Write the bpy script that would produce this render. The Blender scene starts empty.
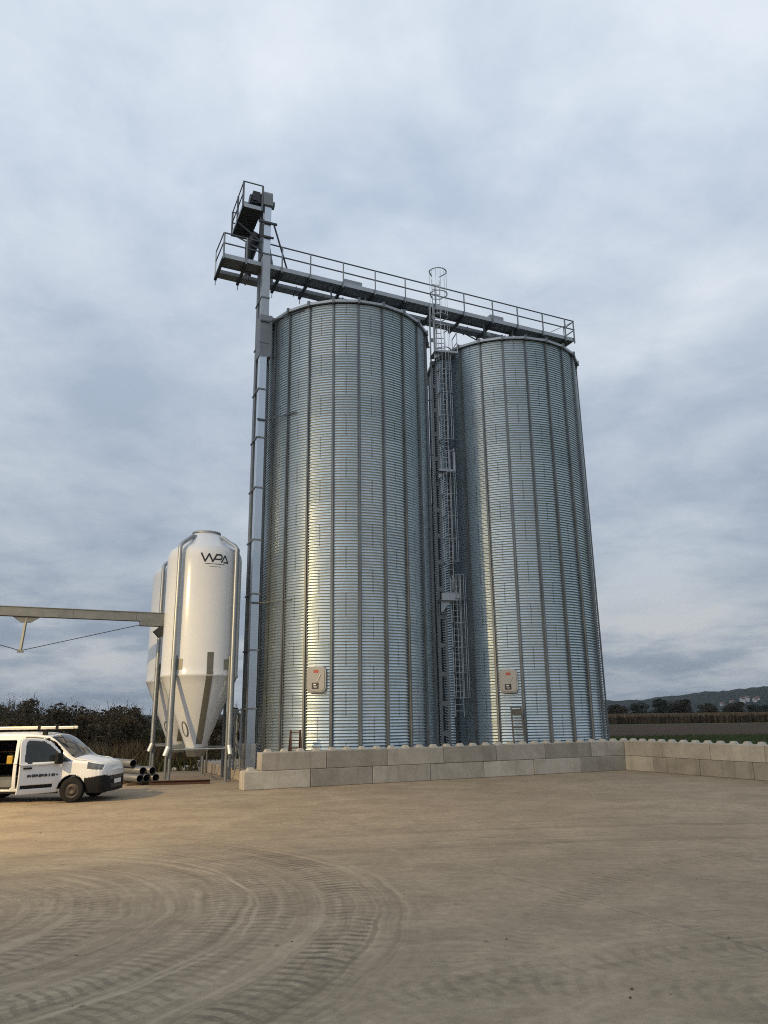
import bpy, bmesh, math, random
from math import sin, cos, pi, radians, sqrt, atan2, hypot
from mathutils import Vector, Matrix
random.seed(7)
scene = bpy.context.scene
COL = scene.collection

# ---------------------------------------------------------------- helpers
def tag(o, label=None, cat=None, group=None, kind=None):
    if label: o['label'] = label
    if cat: o['category'] = cat
    if group: o['group'] = group
    if kind: o['kind'] = kind
    return o

def empty(name, loc=(0, 0, 0), rz=0.0):
    o = bpy.data.objects.new(name, None); COL.objects.link(o)
    o.location = loc; o.rotation_euler = (0, 0, rz); o.empty_display_size = .2
    return o

def copy_tree(o, parent=None):
    c = o.copy(); COL.objects.link(c)
    c.parent = parent
    for ch in list(o.children):
        copy_tree(ch, c)
    return c

class MB:
    """collects faces, build() links them as one mesh object"""
    def __init__(self): self.v = []; self.f = []; self.sm = []
    def add(self, vs, fs, smooth=False):
        b = len(self.v); self.v.extend([tuple(p) for p in vs])
        self.f.extend([tuple(i + b for i in f) for f in fs]); self.sm.extend([smooth] * len(fs))
        return self
    def obox(self, c, ax, ay, az, h):
        """oriented box: centre, three unit axes, half sizes"""
        c = Vector(c); X = Vector(ax) * h[0]; Y = Vector(ay) * h[1]; Z = Vector(az) * h[2]
        vs = [c + X * i + Y * j + Z * k for k in (-1, 1) for j in (-1, 1) for i in (-1, 1)]
        return self.add(vs, [(0, 2, 3, 1), (4, 5, 7, 6), (0, 1, 5, 4), (2, 6, 7, 3), (0, 4, 6, 2), (1, 3, 7, 5)])
    def box(self, x0, x1, y0, y1, z0, z1):
        return self.obox(((x0+x1)/2, (y0+y1)/2, (z0+z1)/2), (1,0,0), (0,1,0), (0,0,1), ((x1-x0)/2, (y1-y0)/2, (z1-z0)/2))
    def bar(self, a, b, w, h=None, up=(0, 0, 1)):
        a = Vector(a); b = Vector(b); h = h or w
        Z = (b - a).normalized(); u = Vector(up)
        if abs(Z.dot(u)) > .98: u = Vector((1, 0, 0)) if abs(Z.x) < .9 else Vector((0, 1, 0))
        X = u.cross(Z).normalized(); Y = Z.cross(X)
        return self.obox((a + b) / 2, X, Y, Z, (w / 2, h / 2, (b - a).length / 2))
    def tube(self, pts, r, n=10, caps=True, closed=False):
        pts = [Vector(p) for p in pts]; m = len(pts); vs = []; fs = []
        prev = None
        for i, p in enumerate(pts):
            if closed: t = pts[(i + 1) % m] - pts[i - 1]
            else: t = pts[min(i + 1, m - 1)] - pts[max(i - 1, 0)]
            t.normalize()
            u = prev if prev is not None else (Vector((0, 0, 1)) if abs(t.z) < .9 else Vector((1, 0, 0)))
            X = (u - t * u.dot(t)).normalized(); Y = t.cross(X); prev = X
            rr = r[i] if isinstance(r, (list, tuple)) else r
            for k in range(n):
                a = 2 * pi * k / n; vs.append(p + X * rr * cos(a) + Y * rr * sin(a))
        for i in range(m if closed else m - 1):
            j = (i + 1) % m
            for k in range(n):
                l = (k + 1) % n
                fs.append((i * n + k, i * n + l, j * n + l, j * n + k))
        self.add(vs, fs, True)
        if caps and not closed:
            self.add(vs[:n], [tuple(range(n))[::-1]]); self.add(vs[-n:], [tuple(range(n))])
        return self
    def lathe(self, prof, n=48, c=(0, 0, 0), a0=0, a1=2 * pi, smooth=True):
        full = abs(a1 - a0 - 2 * pi) < 1e-6; m = n if full else n + 1; vs = []; fs = []
        for (r, z) in prof:
            for k in range(m):
                a = a0 + (a1 - a0) * k / n; vs.append((c[0] + r * cos(a), c[1] + r * sin(a), c[2] + z))
        for i in range(len(prof) - 1):
            for k in range(n):
                l = (k + 1) % m
                fs.append((i * m + k, i * m + l, (i + 1) * m + l, (i + 1) * m + k))
        return self.add(vs, fs, smooth)
    def build(self, name, mat, parent=None, loc=None, bevel=0):
        me = bpy.data.meshes.new(name); me.from_pydata(self.v, [], self.f)
        me.polygons.foreach_set('use_smooth', self.sm)
        if mat: me.materials.append(mat)
        me.update()
        o = bpy.data.objects.new(name, me); COL.objects.link(o)
        if parent: o.parent = parent
        if loc: o.location = loc
        if bevel:
            md = o.modifiers.new('b', 'BEVEL'); md.width = bevel; md.segments = 2; md.limit_method = 'ANGLE'
        return o

# ---------------------------------------------------------------- materials
def newmat(name):
    m = bpy.data.materials.new(name); m.use_nodes = True
    nt = m.node_tree; b = nt.nodes['Principled BSDF']
    return m, nt, b

def N(nt, typ, **kw):
    n = nt.nodes.new(typ)
    for k, v in kw.items():
        if k in n.inputs.keys() if isinstance(k, str) else False: n.inputs[k].default_value = v
        else: setattr(n, k, v)
    return n

def mth(nt, op, a, b=None, c=None, clamp=False):
    n = nt.nodes.new('ShaderNodeMath'); n.operation = op; n.use_clamp = clamp
    for i, x in enumerate((a, b, c)):
        if x is None: continue
        if isinstance(x, (int, float)): n.inputs[i].default_value = x
        else: nt.links.new(x, n.inputs[i])
    return n.outputs[0]

def mixc(nt, f, a, b, mode='MIX'):
    n = nt.nodes.new('ShaderNodeMix'); n.data_type = 'RGBA'; n.blend_type = mode
    for s, x in ((n.inputs[0], f), (n.inputs[6], a), (n.inputs[7], b)):
        if isinstance(x, (int, float)): s.default_value = x
        elif isinstance(x, (tuple, list)): s.default_value = (*x, 1) if len(x) == 3 else x
        else: nt.links.new(x, s)
    return n.outputs[2]

def noise(nt, vec, scale, detail=4, rough=.55, dist=0.0):
    n = nt.nodes.new('ShaderNodeTexNoise'); n.inputs['Scale'].default_value = scale
    n.inputs['Detail'].default_value = detail; n.inputs['Roughness'].default_value = rough
    n.inputs['Distortion'].default_value = dist
    if vec is not None: nt.links.new(vec, n.inputs['Vector'])
    return n.outputs['Fac']

def ramp(nt, fac, lo, hi, v0=0., v1=1.):
    n = nt.nodes.new('ShaderNodeMapRange'); n.clamp = True
    nt.links.new(fac, n.inputs[0])
    for i, x in zip((1, 2, 3, 4), (lo, hi, v0, v1)): n.inputs[i].default_value = x
    return n.outputs[0]

def coords(nt, which='Object'):
    return nt.nodes.new('ShaderNodeTexCoord').outputs[which]

def scaled(nt, vec, s):
    n = nt.nodes.new('ShaderNodeVectorMath'); n.operation = 'MULTIPLY'
    nt.links.new(vec, n.inputs[0]); n.inputs[1].default_value = s
    return n.outputs[0]

def simple(name, col, rough=.5, metal=0., var=.15, scale=3., bump=0., bscale=None, rnd=0., spec=None, coat=0):
    """base colour broken up by two octaves of grime noise"""
    m, nt, b = newmat(name)
    co = coords(nt)
    n1 = noise(nt, co, scale, 6, .6); n2 = noise(nt, co, scale * 9, 3, .6)
    f = mth(nt, 'ADD', mth(nt, 'MULTIPLY', n1, .7), mth(nt, 'MULTIPLY', n2, .3))
    fac = ramp(nt, f, .3, .7)
    lo = tuple(c * (1 - var) for c in col); hi = tuple(min(1, c * (1 + var)) for c in col)
    c = mixc(nt, fac, lo, hi)
    if rnd:
        oi = nt.nodes.new('ShaderNodeObjectInfo').outputs['Random']
        v = ramp(nt, oi, 0, 1, 1 - rnd, 1 + rnd)
        mul = nt.nodes.new('ShaderNodeVectorMath'); mul.operation = 'SCALE'
        nt.links.new(c, mul.inputs[0]); nt.links.new(v, mul.inputs['Scale']); c = mul.outputs[0]
    nt.links.new(c, b.inputs['Base Color'])
    nt.links.new(ramp(nt, f, .3, .7, max(.02, rough * .85), min(1, rough * 1.15)), b.inputs['Roughness'])
    b.inputs['Metallic'].default_value = metal
    if spec is not None: b.inputs['Specular IOR Level'].default_value = spec
    if coat: b.inputs['Coat Weight'].default_value = coat; b.inputs['Coat Roughness'].default_value = .08
    if bump:
        bn = nt.nodes.new('ShaderNodeBump'); bn.inputs['Strength'].default_value = bump
        bn.inputs['Distance'].default_value = .02
        nt.links.new(noise(nt, co, bscale or scale * 12, 5, .6), bn.inputs['Height'])
        nt.links.new(bn.outputs[0], b.inputs['Normal'])
    return m

M = {}
M['galv'] = simple('galvanised_steel', (.36, .38, .39), .48, .75, .16, 2.5)
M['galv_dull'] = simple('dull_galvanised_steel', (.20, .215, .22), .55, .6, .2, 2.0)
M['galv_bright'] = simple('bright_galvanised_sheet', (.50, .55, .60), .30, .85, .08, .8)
M['rib'] = simple('stiffener_steel', (.15, .163, .168), .5, .55, .35, .35)
M['dark_metal'] = simple('dark_grating_steel', (.06, .068, .078), .7, .2, .3, 6)
M['rail'] = simple('dark_galvanised_rail', (.10, .112, .12), .55, .4, .2, 3)
M['walk'] = simple('walkway_grating', (.21, .228, .245), .6, .4, .2, 3)
M['motor'] = simple('motor_paint', (.022, .025, .03), .5, .0, .3, 5)
M['gelcoat'] = simple('white_gelcoat', (.61, .635, .66), .13, 0, .03, .7, bump=.05, bscale=1.1)
M['olive'] = simple('translucent_sight_strip', (.12, .12, .098), .4, 0, .2, 2)
M['plate'] = simple('bracket_plate', (.24, .24, .20), .55, .3, .2, 3)
M['step'] = simple('weathered_ladder', (.10, .092, .075), .7, .1, .3, 6)
M['black'] = simple('black_print', (.012, .012, .014), .5, 0, .1, 3)
M['van_white'] = simple('van_white_paint', (.66, .68, .70), .32, 0, .06, 2.5, coat=.6)
M['van_plastic'] = simple('van_black_plastic', (.008, .008, .009), .75, 0, .25, 4, spec=.25)
M['tyre'] = simple('tyre_rubber', (.016, .016, .016), .9, 0, .3, 6, spec=.2)
M['rim'] = simple('steel_rim', (.06, .05, .045), .6, .4, .3, 6)
M['interior'] = simple('van_interior', (.02, .018, .016), .8, 0, .4, 5)
M['alu'] = simple('aluminium_rail', (.62, .60, .55), .4, .5, .1, 4)
M['yellow'] = simple('yellow_plastic', (.38, .24, .02), .5, 0, .15, 6)
M['brownwood'] = simple('rough_timber', (.16, .11, .065), .85, 0, .35, 5, .5)
M['rust'] = simple('rusty_steel', (.075, .038, .024), .8, .1, .4, 6, .3)
M['pipe'] = simple('grey_pvc', (.14, .147, .155), .4, 0, .15, 3)
M['pipe_in'] = simple('pipe_bore', (.03, .03, .033), .7, 0, .2, 3)
M['door_grey'] = simple('hatch_grey', (.30, .30, .29), .5, 0, .06, 2)
M['red'] = simple('red_label', (.35, .045, .03), .5, 0, .15, 9)
M['white'] = simple('white_print', (.7, .7, .7), .5, 0, .1, 9)
M['rubble'] = simple('pale_rubble', (.42, .41, .38), .8, 0, .3, 6, .4)
M['bark'] = simple('bark', (.05, .04, .03), .9, 0, .3, 6, .4)
M['headlamp'] = simple('headlamp_lens', (.14, .15, .16), .12, .4, .5, 12)
M['slab'] = simple('slab_concrete', (.36, .31, .25), .85, 0, .18, 1.2, .2)
M['wallwhite'] = simple('render_white', (.45, .45, .43), .8, 0, .05, .3)
M['rooftile'] = simple('roof_tile', (.16, .07, .05), .8, 0, .2, .5)

def glass_mat(name, col=(.02, .025, .03)):
    m, nt, b = newmat(name)
    b.inputs['Base Color'].default_value = (*col, 1); b.inputs['Roughness'].default_value = .04
    b.inputs['Transmission Weight'].default_value = .35; b.inputs['IOR'].default_value = 1.45
    return m
M['glass'] = glass_mat('tinted_glass', (.05, .06, .065))

def silo_mat():
    m, nt, b = newmat('corrugated_galvanised_wall')
    co = coords(nt); sp = nt.nodes.new('ShaderNodeSeparateXYZ'); nt.links.new(co, sp.inputs[0])
    ang = mth(nt, 'ARCTAN2', sp.outputs[1], sp.outputs[0])
    D = 2 * pi / 22
    t = mth(nt, 'DIVIDE', mth(nt, 'SUBTRACT', ang, 3.7582 - 2 * pi), D)          # panel index along the circumference
    ti = mth(nt, 'FLOOR', t); tf = mth(nt, 'FRACT', t)
    row = mth(nt, 'DIVIDE', sp.outputs[2], .96); ri = mth(nt, 'FLOOR', row); rf = mth(nt, 'FRACT', row)
    # alternate sheets: the bolted overlap sits mid panel in every other row / column
    par = mth(nt, 'MODULO', mth(nt, 'ADD', mth(nt, 'ADD', ti, ri), 60), 2)
    seam = mth(nt, 'LESS_THAN', mth(nt, 'ABSOLUTE', mth(nt, 'SUBTRACT', tf, .5)), .022)
    bolts = mth(nt, 'GREATER_THAN', mth(nt, 'FRACT', mth(nt, 'MULTIPLY', sp.outputs[2], 1 / .12)), .45)
    seam = mth(nt, 'MULTIPLY', mth(nt, 'MULTIPLY', seam, par), mth(nt, 'ADD', mth(nt, 'MULTIPLY', bolts, .45), .2))
    wn = nt.nodes.new('ShaderNodeTexWhiteNoise'); wn.noise_dimensions = '3D'
    cb = nt.nodes.new('ShaderNodeCombineXYZ')
    nt.links.new(mth(nt, 'FLOOR', mth(nt, 'DIVIDE', mth(nt, 'ADD', ti, par), 2)), cb.inputs[0]); nt.links.new(ri, cb.inputs[1])
    nt.links.new(cb.outputs[0], wn.inputs[0])
    n1 = noise(nt, co, .5, 5, .6); n2 = noise(nt, scaled(nt, co, (9, 9, .6)), 1.2, 4, .6)
    f = mth(nt, 'ADD', mth(nt, 'ADD', mth(nt, 'MULTIPLY', n1, .35), mth(nt, 'MULTIPLY', n2, .35)), mth(nt, 'MULTIPLY', wn.outputs[0], .22))
    c = mixc(nt, ramp(nt, f, .3, .72), (.41, .485, .525), (.55, .63, .675))
    c = mixc(nt, seam, c, (.10, .11, .12))
    nt.links.new(c, b.inputs['Base Color'])
    nt.links.new(ramp(nt, f, .3, .7, .37, .27), b.inputs['Roughness'])
    b.inputs['Metallic'].default_value = .85
    return m
M['silo'] = silo_mat()

def block_mat():
    m, nt, b = newmat('cast_concrete_block')
    co = coords(nt); oi = nt.nodes.new('ShaderNodeObjectInfo').outputs['Random']
    off = nt.nodes.new('ShaderNodeVectorMath'); off.operation = 'ADD'
    cb = nt.nodes.new('ShaderNodeCombineXYZ'); k = mth(nt, 'MULTIPLY', oi, 77.)
    nt.links.new(k, cb.inputs[0]); nt.links.new(k, cb.inputs[1])
    nt.links.new(co, off.inputs[0]); nt.links.new(cb.outputs[0], off.inputs[1]); v = off.outputs[0]
    n1 = noise(nt, v, 1.1, 6, .6, .4); n2 = noise(nt, v, 7, 5, .65); n3 = noise(nt, scaled(nt, v, (3, 3, .35)), 1.4, 4, .6)
    c = mixc(nt, ramp(nt, n1, .32, .68), (.30, .275, .23), (.43, .40, .34))
    c = mixc(nt, ramp(nt, n3, .54, .76, 0, .45), c, (.13, .11, .08))
    c = mixc(nt, ramp(nt, n2, .35, .75, 0, .28), c, (.18, .165, .14))
    tint = ramp(nt, oi, 0, 1, .72, 1.15)
    mu = nt.nodes.new('ShaderNodeVectorMath'); mu.operation = 'SCALE'; nt.links.new(c, mu.inputs[0]); nt.links.new(tint, mu.inputs['Scale'])
    nt.links.new(mu.outputs[0], b.inputs['Base Color']); b.inputs['Roughness'].default_value = .88
    bn = nt.nodes.new('ShaderNodeBump'); bn.inputs['Strength'].default_value = .45; bn.inputs['Distance'].default_value = .015
    nt.links.new(noise(nt, v, 16, 6, .7), bn.inputs['Height']); nt.links.new(bn.outputs[0], b.inputs['Normal'])
    return m
M['block'] = block_mat()
M['stud'] = simple('stud_concrete', (.36, .34, .295), .85, 0, .2, 5, .3)

def yard_mat():
    m, nt, b = newmat('dusty_concrete_yard')
    co = nt.nodes.new('ShaderNodeNewGeometry').outputs['Position']
    sp = nt.nodes.new('ShaderNodeSeparateXYZ'); nt.links.new(co, sp.inputs[0]); X, Y = sp.outputs[0], sp.outputs[1]
    big = noise(nt, co, .16, 5, .6, .5); mid = noise(nt, co, .9, 6, .65, .6); fine = noise(nt, co, 7, 6, .7); grit = noise(nt, co, 55, 3, .6)
    streak = noise(nt, scaled(nt, co, (.35, 1.6, 1)), 1.1, 6, .65, 1.2)
    base = mixc(nt, ramp(nt, big, .3, .7), (.268, .211, .143), (.392, .314, .215))
    base = mixc(nt, ramp(nt, mid, .40, .66, 0, .65), base, (.195, .152, .104))
    base = mixc(nt, ramp(nt, streak, .5, .75, 0, .45), base, (.42, .35, .245))
    base = mixc(nt, ramp(nt, grit, .52, .72, 0, .35), base, (.43, .355, .26))
    base = mixc(nt, ramp(nt, grit, .30, .46, .4, 0), base, (.13, .102, .07))
    base = mixc(nt, ramp(nt, fine, .38, .68, 0, .5), base, (.165, .129, .089))
    height = mth(nt, 'ADD', mth(nt, 'MULTIPLY', mid, .6), mth(nt, 'ADD', mth(nt, 'MULTIPLY', fine, .35), mth(nt, 'MULTIPLY', grit, .10)))
    rip = noise(nt, scaled(nt, co, (1.0, 3.2, 1)), 2.6, 5, .65, 1.0); rpm = ramp(nt, noise(nt, co, .35, 3, .5), .42, .6)
    base = mixc(nt, mth(nt, 'MULTIPLY', rpm, ramp(nt, rip, .52, .64, 0, .55)), base, (.155, .127, .089))
    height = mth(nt, 'ADD', height, mth(nt, 'MULTIPLY', rpm, mth(nt, 'MULTIPLY', rip, -.7)))
    wob = mth(nt, 'MULTIPLY', mth(nt, 'SUBTRACT', noise(nt, co, .8, 4, .6), .5), .24)
    brk = noise(nt, co, 3.4, 4, .7)
    def track(cx, cy, r0, width, lug, strength, a0, a1, tone, lugs=True, off=0.):
        """one wheel's print: a ring with chevron lugs, faded along its length"""
        nonlocal base, height
        dx = mth(nt, 'SUBTRACT', X, cx); dy = mth(nt, 'SUBTRACT', Y, cy)
        r = mth(nt, 'ADD', mth(nt, 'SQRT', mth(nt, 'ADD', mth(nt, 'MULTIPLY', dx, dx), mth(nt, 'MULTIPLY', dy, dy))), wob)
        a = mth(nt, 'ARCTAN2', dy, dx)
        q = mth(nt, 'DIVIDE', mth(nt, 'SUBTRACT', r, r0), width / 2)             # -1..1 across the print
        inside = ramp(nt, mth(nt, 'ABSOLUTE', q), .82, 1.08, 1, 0)
        am = mth(nt, 'MULTIPLY', ramp(nt, a, a0 - .35, a0 + .15), ramp(nt, a, a1 - .15, a1 + .35, 1, 0))
        patch = ramp(nt, noise(nt, co, .8, 5, .65), .34, .58, .25, 1)
        k = mth(nt, 'MULTIPLY', mth(nt, 'MULTIPLY', inside, am), mth(nt, 'MULTIPLY', patch, strength))
        if lugs:
            ph = mth(nt, 'ADD', mth(nt, 'MULTIPLY', a, r0 / lug), mth(nt, 'MULTIPLY', mth(nt, 'ABSOLUTE', q), .35))
            ph = mth(nt, 'ADD', ph, mth(nt, 'MULTIPLY', mid, 1.5))
            w = mth(nt, 'MULTIPLY', ramp(nt, mth(nt, 'SINE', mth(nt, 'MULTIPLY', ph, 2 * pi)), 0., .55), ramp(nt, brk, .36, .52, .3, 1))
            base = mixc(nt, mth(nt, 'MULTIPLY', k, mth(nt, 'MULTIPLY', w, 1.0)), base, tone)
            height = mth(nt, 'ADD', height, mth(nt, 'MULTIPLY', k, mth(nt, 'MULTIPLY', w, -.28)))
        else:
            base = mixc(nt, mth(nt, 'MULTIPLY', k, .75), base, tone)
            height = mth(nt, 'ADD', height, mth(nt, 'MULTIPLY', k, .12))
    dk = (.115, .092, .064); lt = (.45, .375, .265)
    def streaks(cx, cy, r0, r1, a0, a1, k1):
        """faint concentric smears left by turning wheels"""
        nonlocal base, height
        dx = mth(nt, 'SUBTRACT', X, cx); dy = mth(nt, 'SUBTRACT', Y, cy)
        r = mth(nt, 'ADD', mth(nt, 'SQRT', mth(nt, 'ADD', mth(nt, 'MULTIPLY', dx, dx), mth(nt, 'MULTIPLY', dy, dy))), wob)
        a = mth(nt, 'ARCTAN2', dy, dx)
        c3 = nt.nodes.new('ShaderNodeCombineXYZ'); nt.links.new(mth(nt, 'MULTIPLY', r, 8.5), c3.inputs[0]); nt.links.new(mth(nt, 'MULTIPLY', a, 1.3), c3.inputs[1]); c3.inputs[2].default_value = cx
        st = noise(nt, c3.outputs[0], 1.0, 5, .62)
        m_ = mth(nt, 'MULTIPLY', mth(nt, 'MULTIPLY', ramp(nt, r, r0, r0 + .4), ramp(nt, r, r1 - .3, r1, 1, 0)), mth(nt, 'MULTIPLY', ramp(nt, a, a0 - .3, a0 + .3), ramp(nt, a, a1 - .3, a1 + .3, 1, 0)))
        base = mixc(nt, mth(nt, 'MULTIPLY', m_, ramp(nt, st, .52, .66, 0, k1)), base, lt)
        base = mixc(nt, mth(nt, 'MULTIPLY', m_, ramp(nt, st, .34, .48, k1, 0)), base, dk)
    streaks(-6.4, 10.0, 1.0, 6.9, -1.1, 1.3, .36)
    streaks(7.0, -14.0, 27.5, 33.0, 1.1, 1.9, .22)
    streaks(5.5, 1.0, 4.0, 9.0, 1.2, 2.4, .22)
    track(-6.63, 10.02, 6.18, .60, .17, .75, -.75, .95, dk)
    track(-6.63, 10.02, 6.50, .06, .17, .5, -.75, .95, dk, False)
    track(-6.63, 10.02, 5.2, .60, .16, .55, -1.0, .95, dk)
    track(-6.63, 10.02, 4.86, .06, .15, .35, -1.0, .95, lt, False)
    track(-5.79, 9.93, 4.16, .06, .1, .6, -1.2, 1.0, lt, False)
    track(-5.79, 9.93, 3.75, .55, .14, .5, -1.1, 1.0, dk)
    track(-6.6, 9.6, 3.0, .55, .15, .6, -1.0, 1.2, dk)
    track(-7.4, 10.2, 1.7, .5, .15, .5, -1.2, 1.2, dk)
    track(-9.4, 9.0, 8.9, .5, .15, .4, -.8, .6, dk)
    track(9.5, 6.0, 8.6, .5, .16, .4, 1.9, 2.75, dk)
    track(7.0, -14.0, 31.5, .25, .14, .5, 1.2, 1.85, dk, False)
    track(7.0, -14.0, 29.6, .25, .14, .5, 1.2, 1.85, dk, False)
    track(1.2, 2.0, 5.6, .55, .2, .38, 1.15, 1.75, dk)
    track(4.4, 1.2, 7.4, .55, .19, .38, 1.3, 2.2, dk)
    # scuffs and clods pressed into the dust
    v = nt.nodes.new('ShaderNodeTexVoronoi'); v.inputs['Scale'].default_value = 1.3; nt.links.new(scaled(nt, co, (1, .8, 1)), v.inputs['Vector'])
    base = mixc(nt, ramp(nt, v.outputs['Distance'], .02, .055, .7, 0), base, (.09, .075, .054))
    # saw-cut joint
    ln = mth(nt, 'ABSOLUTE', mth(nt, 'ADD', mth(nt, 'MULTIPLY', X, .88), mth(nt, 'SUBTRACT', mth(nt, 'MULTIPLY', Y, .47), 7.35)))
    base = mixc(nt, mth(nt, 'MULTIPLY', ramp(nt, X, .9, 1.6), ramp(nt, ln, .006, .018, .5, 0)), base, (.08, .07, .06))
    nt.links.new(base, b.inputs['Base Color']); b.inputs['Roughness'].default_value = .92
    b.inputs['Specular IOR Level'].default_value = .3
    bn = nt.nodes.new('ShaderNodeBump'); bn.inputs['Strength'].default_value = .6; bn.inputs['Distance'].default_value = .05
    nt.links.new(height, bn.inputs['Height']); nt.links.new(bn.outputs[0], b.inputs['Normal'])
    return m
M['yard'] = yard_mat()

def ground_mat(name, a, bcol, sc, stretch=(1, 1, 1), bump=.5):
    m, nt, b = newmat(name)
    co = nt.nodes.new('ShaderNodeNewGeometry').outputs['Position']; s = scaled(nt, co, stretch)
    f = mth(nt, 'ADD', mth(nt, 'MULTIPLY', noise(nt, s, sc, 6, .65), .6), mth(nt, 'MULTIPLY', noise(nt, s, sc * 11, 4, .6), .4))
    nt.links.new(mixc(nt, ramp(nt, f, .35, .65), a, bcol), b.inputs['Base Color']); b.inputs['Roughness'].default_value = .95
    b.inputs['Specular IOR Level'].default_value = .1
    bn = nt.nodes.new('ShaderNodeBump'); bn.inputs['Strength'].default_value = bump; bn.inputs['Distance'].default_value = .1
    nt.links.new(f, bn.inputs['Height']); nt.links.new(bn.outputs[0], b.inputs['Normal'])
    return m
M['meadow'] = ground_mat('meadow', (.035, .045, .016), (.075, .085, .032), .3)
M['soil'] = ground_mat('ploughed_soil', (.036, .023, .013), (.070, .046, .028), .12, (.35, 1.6, 1))
M['forest'] = ground_mat('forest_hill', (.008, .014, .014), (.026, .036, .030), .03, (1, 1, 1), 1.)

def leaf_mat(name, a, bcol, rnd=.2):
    m, nt, b = newmat(name)
    co = coords(nt); gi = nt.nodes.new('ShaderNodeNewGeometry').outputs['Random Per Island']
    f = mth(nt, 'ADD', mth(nt, 'MULTIPLY', noise(nt, co, .9, 3, .6), .55), mth(nt, 'MULTIPLY', gi, .45))
    nt.links.new(mixc(nt, ramp(nt, f, .25, .75), a, bcol), b.inputs['Base Color'])
    b.inputs['Roughness'].default_value = .7; b.inputs['Specular IOR Level'].default_value = .2
    return m
M['leaf_dark'] = leaf_mat('dark_leaves', (.034, .029, .016), (.105, .080, .044))
M['leaf_brown'] = leaf_mat('autumn_leaves', (.042, .033, .020), (.125, .095, .054))
M['leaf_olive'] = leaf_mat('olive_leaves', (.034, .036, .015), (.105, .098, .044))
M['leaf_tree'] = leaf_mat('tree_leaves', (.012, .018, .010), (.040, .046, .024))
M['leaf_tree_b'] = leaf_mat('turning_tree_leaves', (.026, .022, .012), (.070, .054, .030))
M['maize'] = leaf_mat('dry_maize', (.040, .027, .014), (.105, .072, .040))
M['tassel'] = leaf_mat('maize_tassels', (.095, .066, .037), (.17, .124, .075))
M['grass'] = leaf_mat('grass_blades', (.028, .040, .012), (.075, .095, .032))

# ---------------------------------------------------------------- site frame
H_CAM = 2.331
W0 = Vector((-4.8496, 26.6992, 0)); AL = .4503
EU = Vector((cos(AL), sin(AL), 0)); EV = Vector((-sin(AL), cos(AL), 0)); EZ = Vector((0, 0, 1))
def S(u, v, z=0.): return W0 + EU * u + EV * v + EZ * z
S1 = Vector((-1.742, 33.66, 0)); S2 = Vector((6.458, 37.235, 0)); RS = 3.9145; HS = 20.18; ZS = .42
GD = (S2 - S1).normalized(); GN = Vector((GD.y, -GD.x, 0))
def G(t, off, z): return S1 + GD * t + GN * off + EZ * z
KD = Vector((cos(.438), sin(.438), 0)); KN = Vector((KD.y, -KD.x, 0)); K0 = S1 + GD * 3.6 - KD * 3.6      # gallery axis
def GK(t, off, z): return K0 + KD * t + KN * off + EZ * z

# ---------------------------------------------------------------- ground, yard, fields
g = MB(); g.add([(-700, -150, -.012), (1750, -150, -.012), (1750, 1800, -.012), (-700, 1800, -.012)], [(0, 1, 2, 3)])
tag(g.build('ground', M['meadow']), kind='structure')
y_ = MB(); y_.add([S(-60, -60, 0), S(17.3, -60, 0), S(17.3, .9, 0), S(17.3, 11.5, 0), S(-60, 11.5, 0)], [(0, 1, 2, 3, 4)])
tag(y_.build('yard', M['yard']), kind='structure')
fl = MB(); fl.add([(-400, 80, -.006), (900, 80, -.006), (900, 170, -.006), (-400, 170, -.006)], [(0, 1, 2, 3)])
tag(fl.build('ploughed_field', M['soil']), kind='structure')
sl = MB(); c0 = S(.98, 3.0); c1 = S(30, 3.0)
sl.obox(S(13.0, 6.6, ZS / 2), EU, EV, EZ, (12.0, 5.7, ZS / 2))
tag(sl.build('foundation_slab', M['slab'], bevel=.02), kind='structure')

# hill: a wooded ridge
hb = MB(); nx, ny = 170, 26; vs = []; fs = []
from mathutils import noise as mn
def ridge(x):
    pts = [(-900, 6), (100, 12), (380, 24), (470, 26), (540, 29), (610, 38), (700, 45), (820, 54), (1100, 78), (1700, 95)]
    for (xa, ya), (xb, yb) in zip(pts, pts[1:]):
        if xa <= x <= xb:
            t = (x - xa) / (xb - xa); t = t * t * (3 - 2 * t); return ya + (yb - ya) * t
    return 5
for j in range(ny):
    for i in range(nx):
        x = -500 + 2100 * i / (nx - 1); y = 1000 + 700 * j / (ny - 1)
        w = sin(min(1, j / (ny * .55)) * pi / 2)
        z = ridge(x * 1330 / (y if y < 1330 else 1330)) * w + (mn.noise(Vector((x * .045, y * .03, 3))) * 4.0 + mn.noise(Vector((x * .13, y * .1, 9))) * 2.2) * min(1, j / 3)
        vs.append((x, y, z - .5 if j else -1))
for j in range(ny - 1):
    for i in range(nx - 1):
        k = j * nx + i; fs.append((k, k + 1, k + nx + 1, k + nx))
hb.add(vs, fs, False); tag(hb.build('hill', M['forest']), kind='structure')

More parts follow.
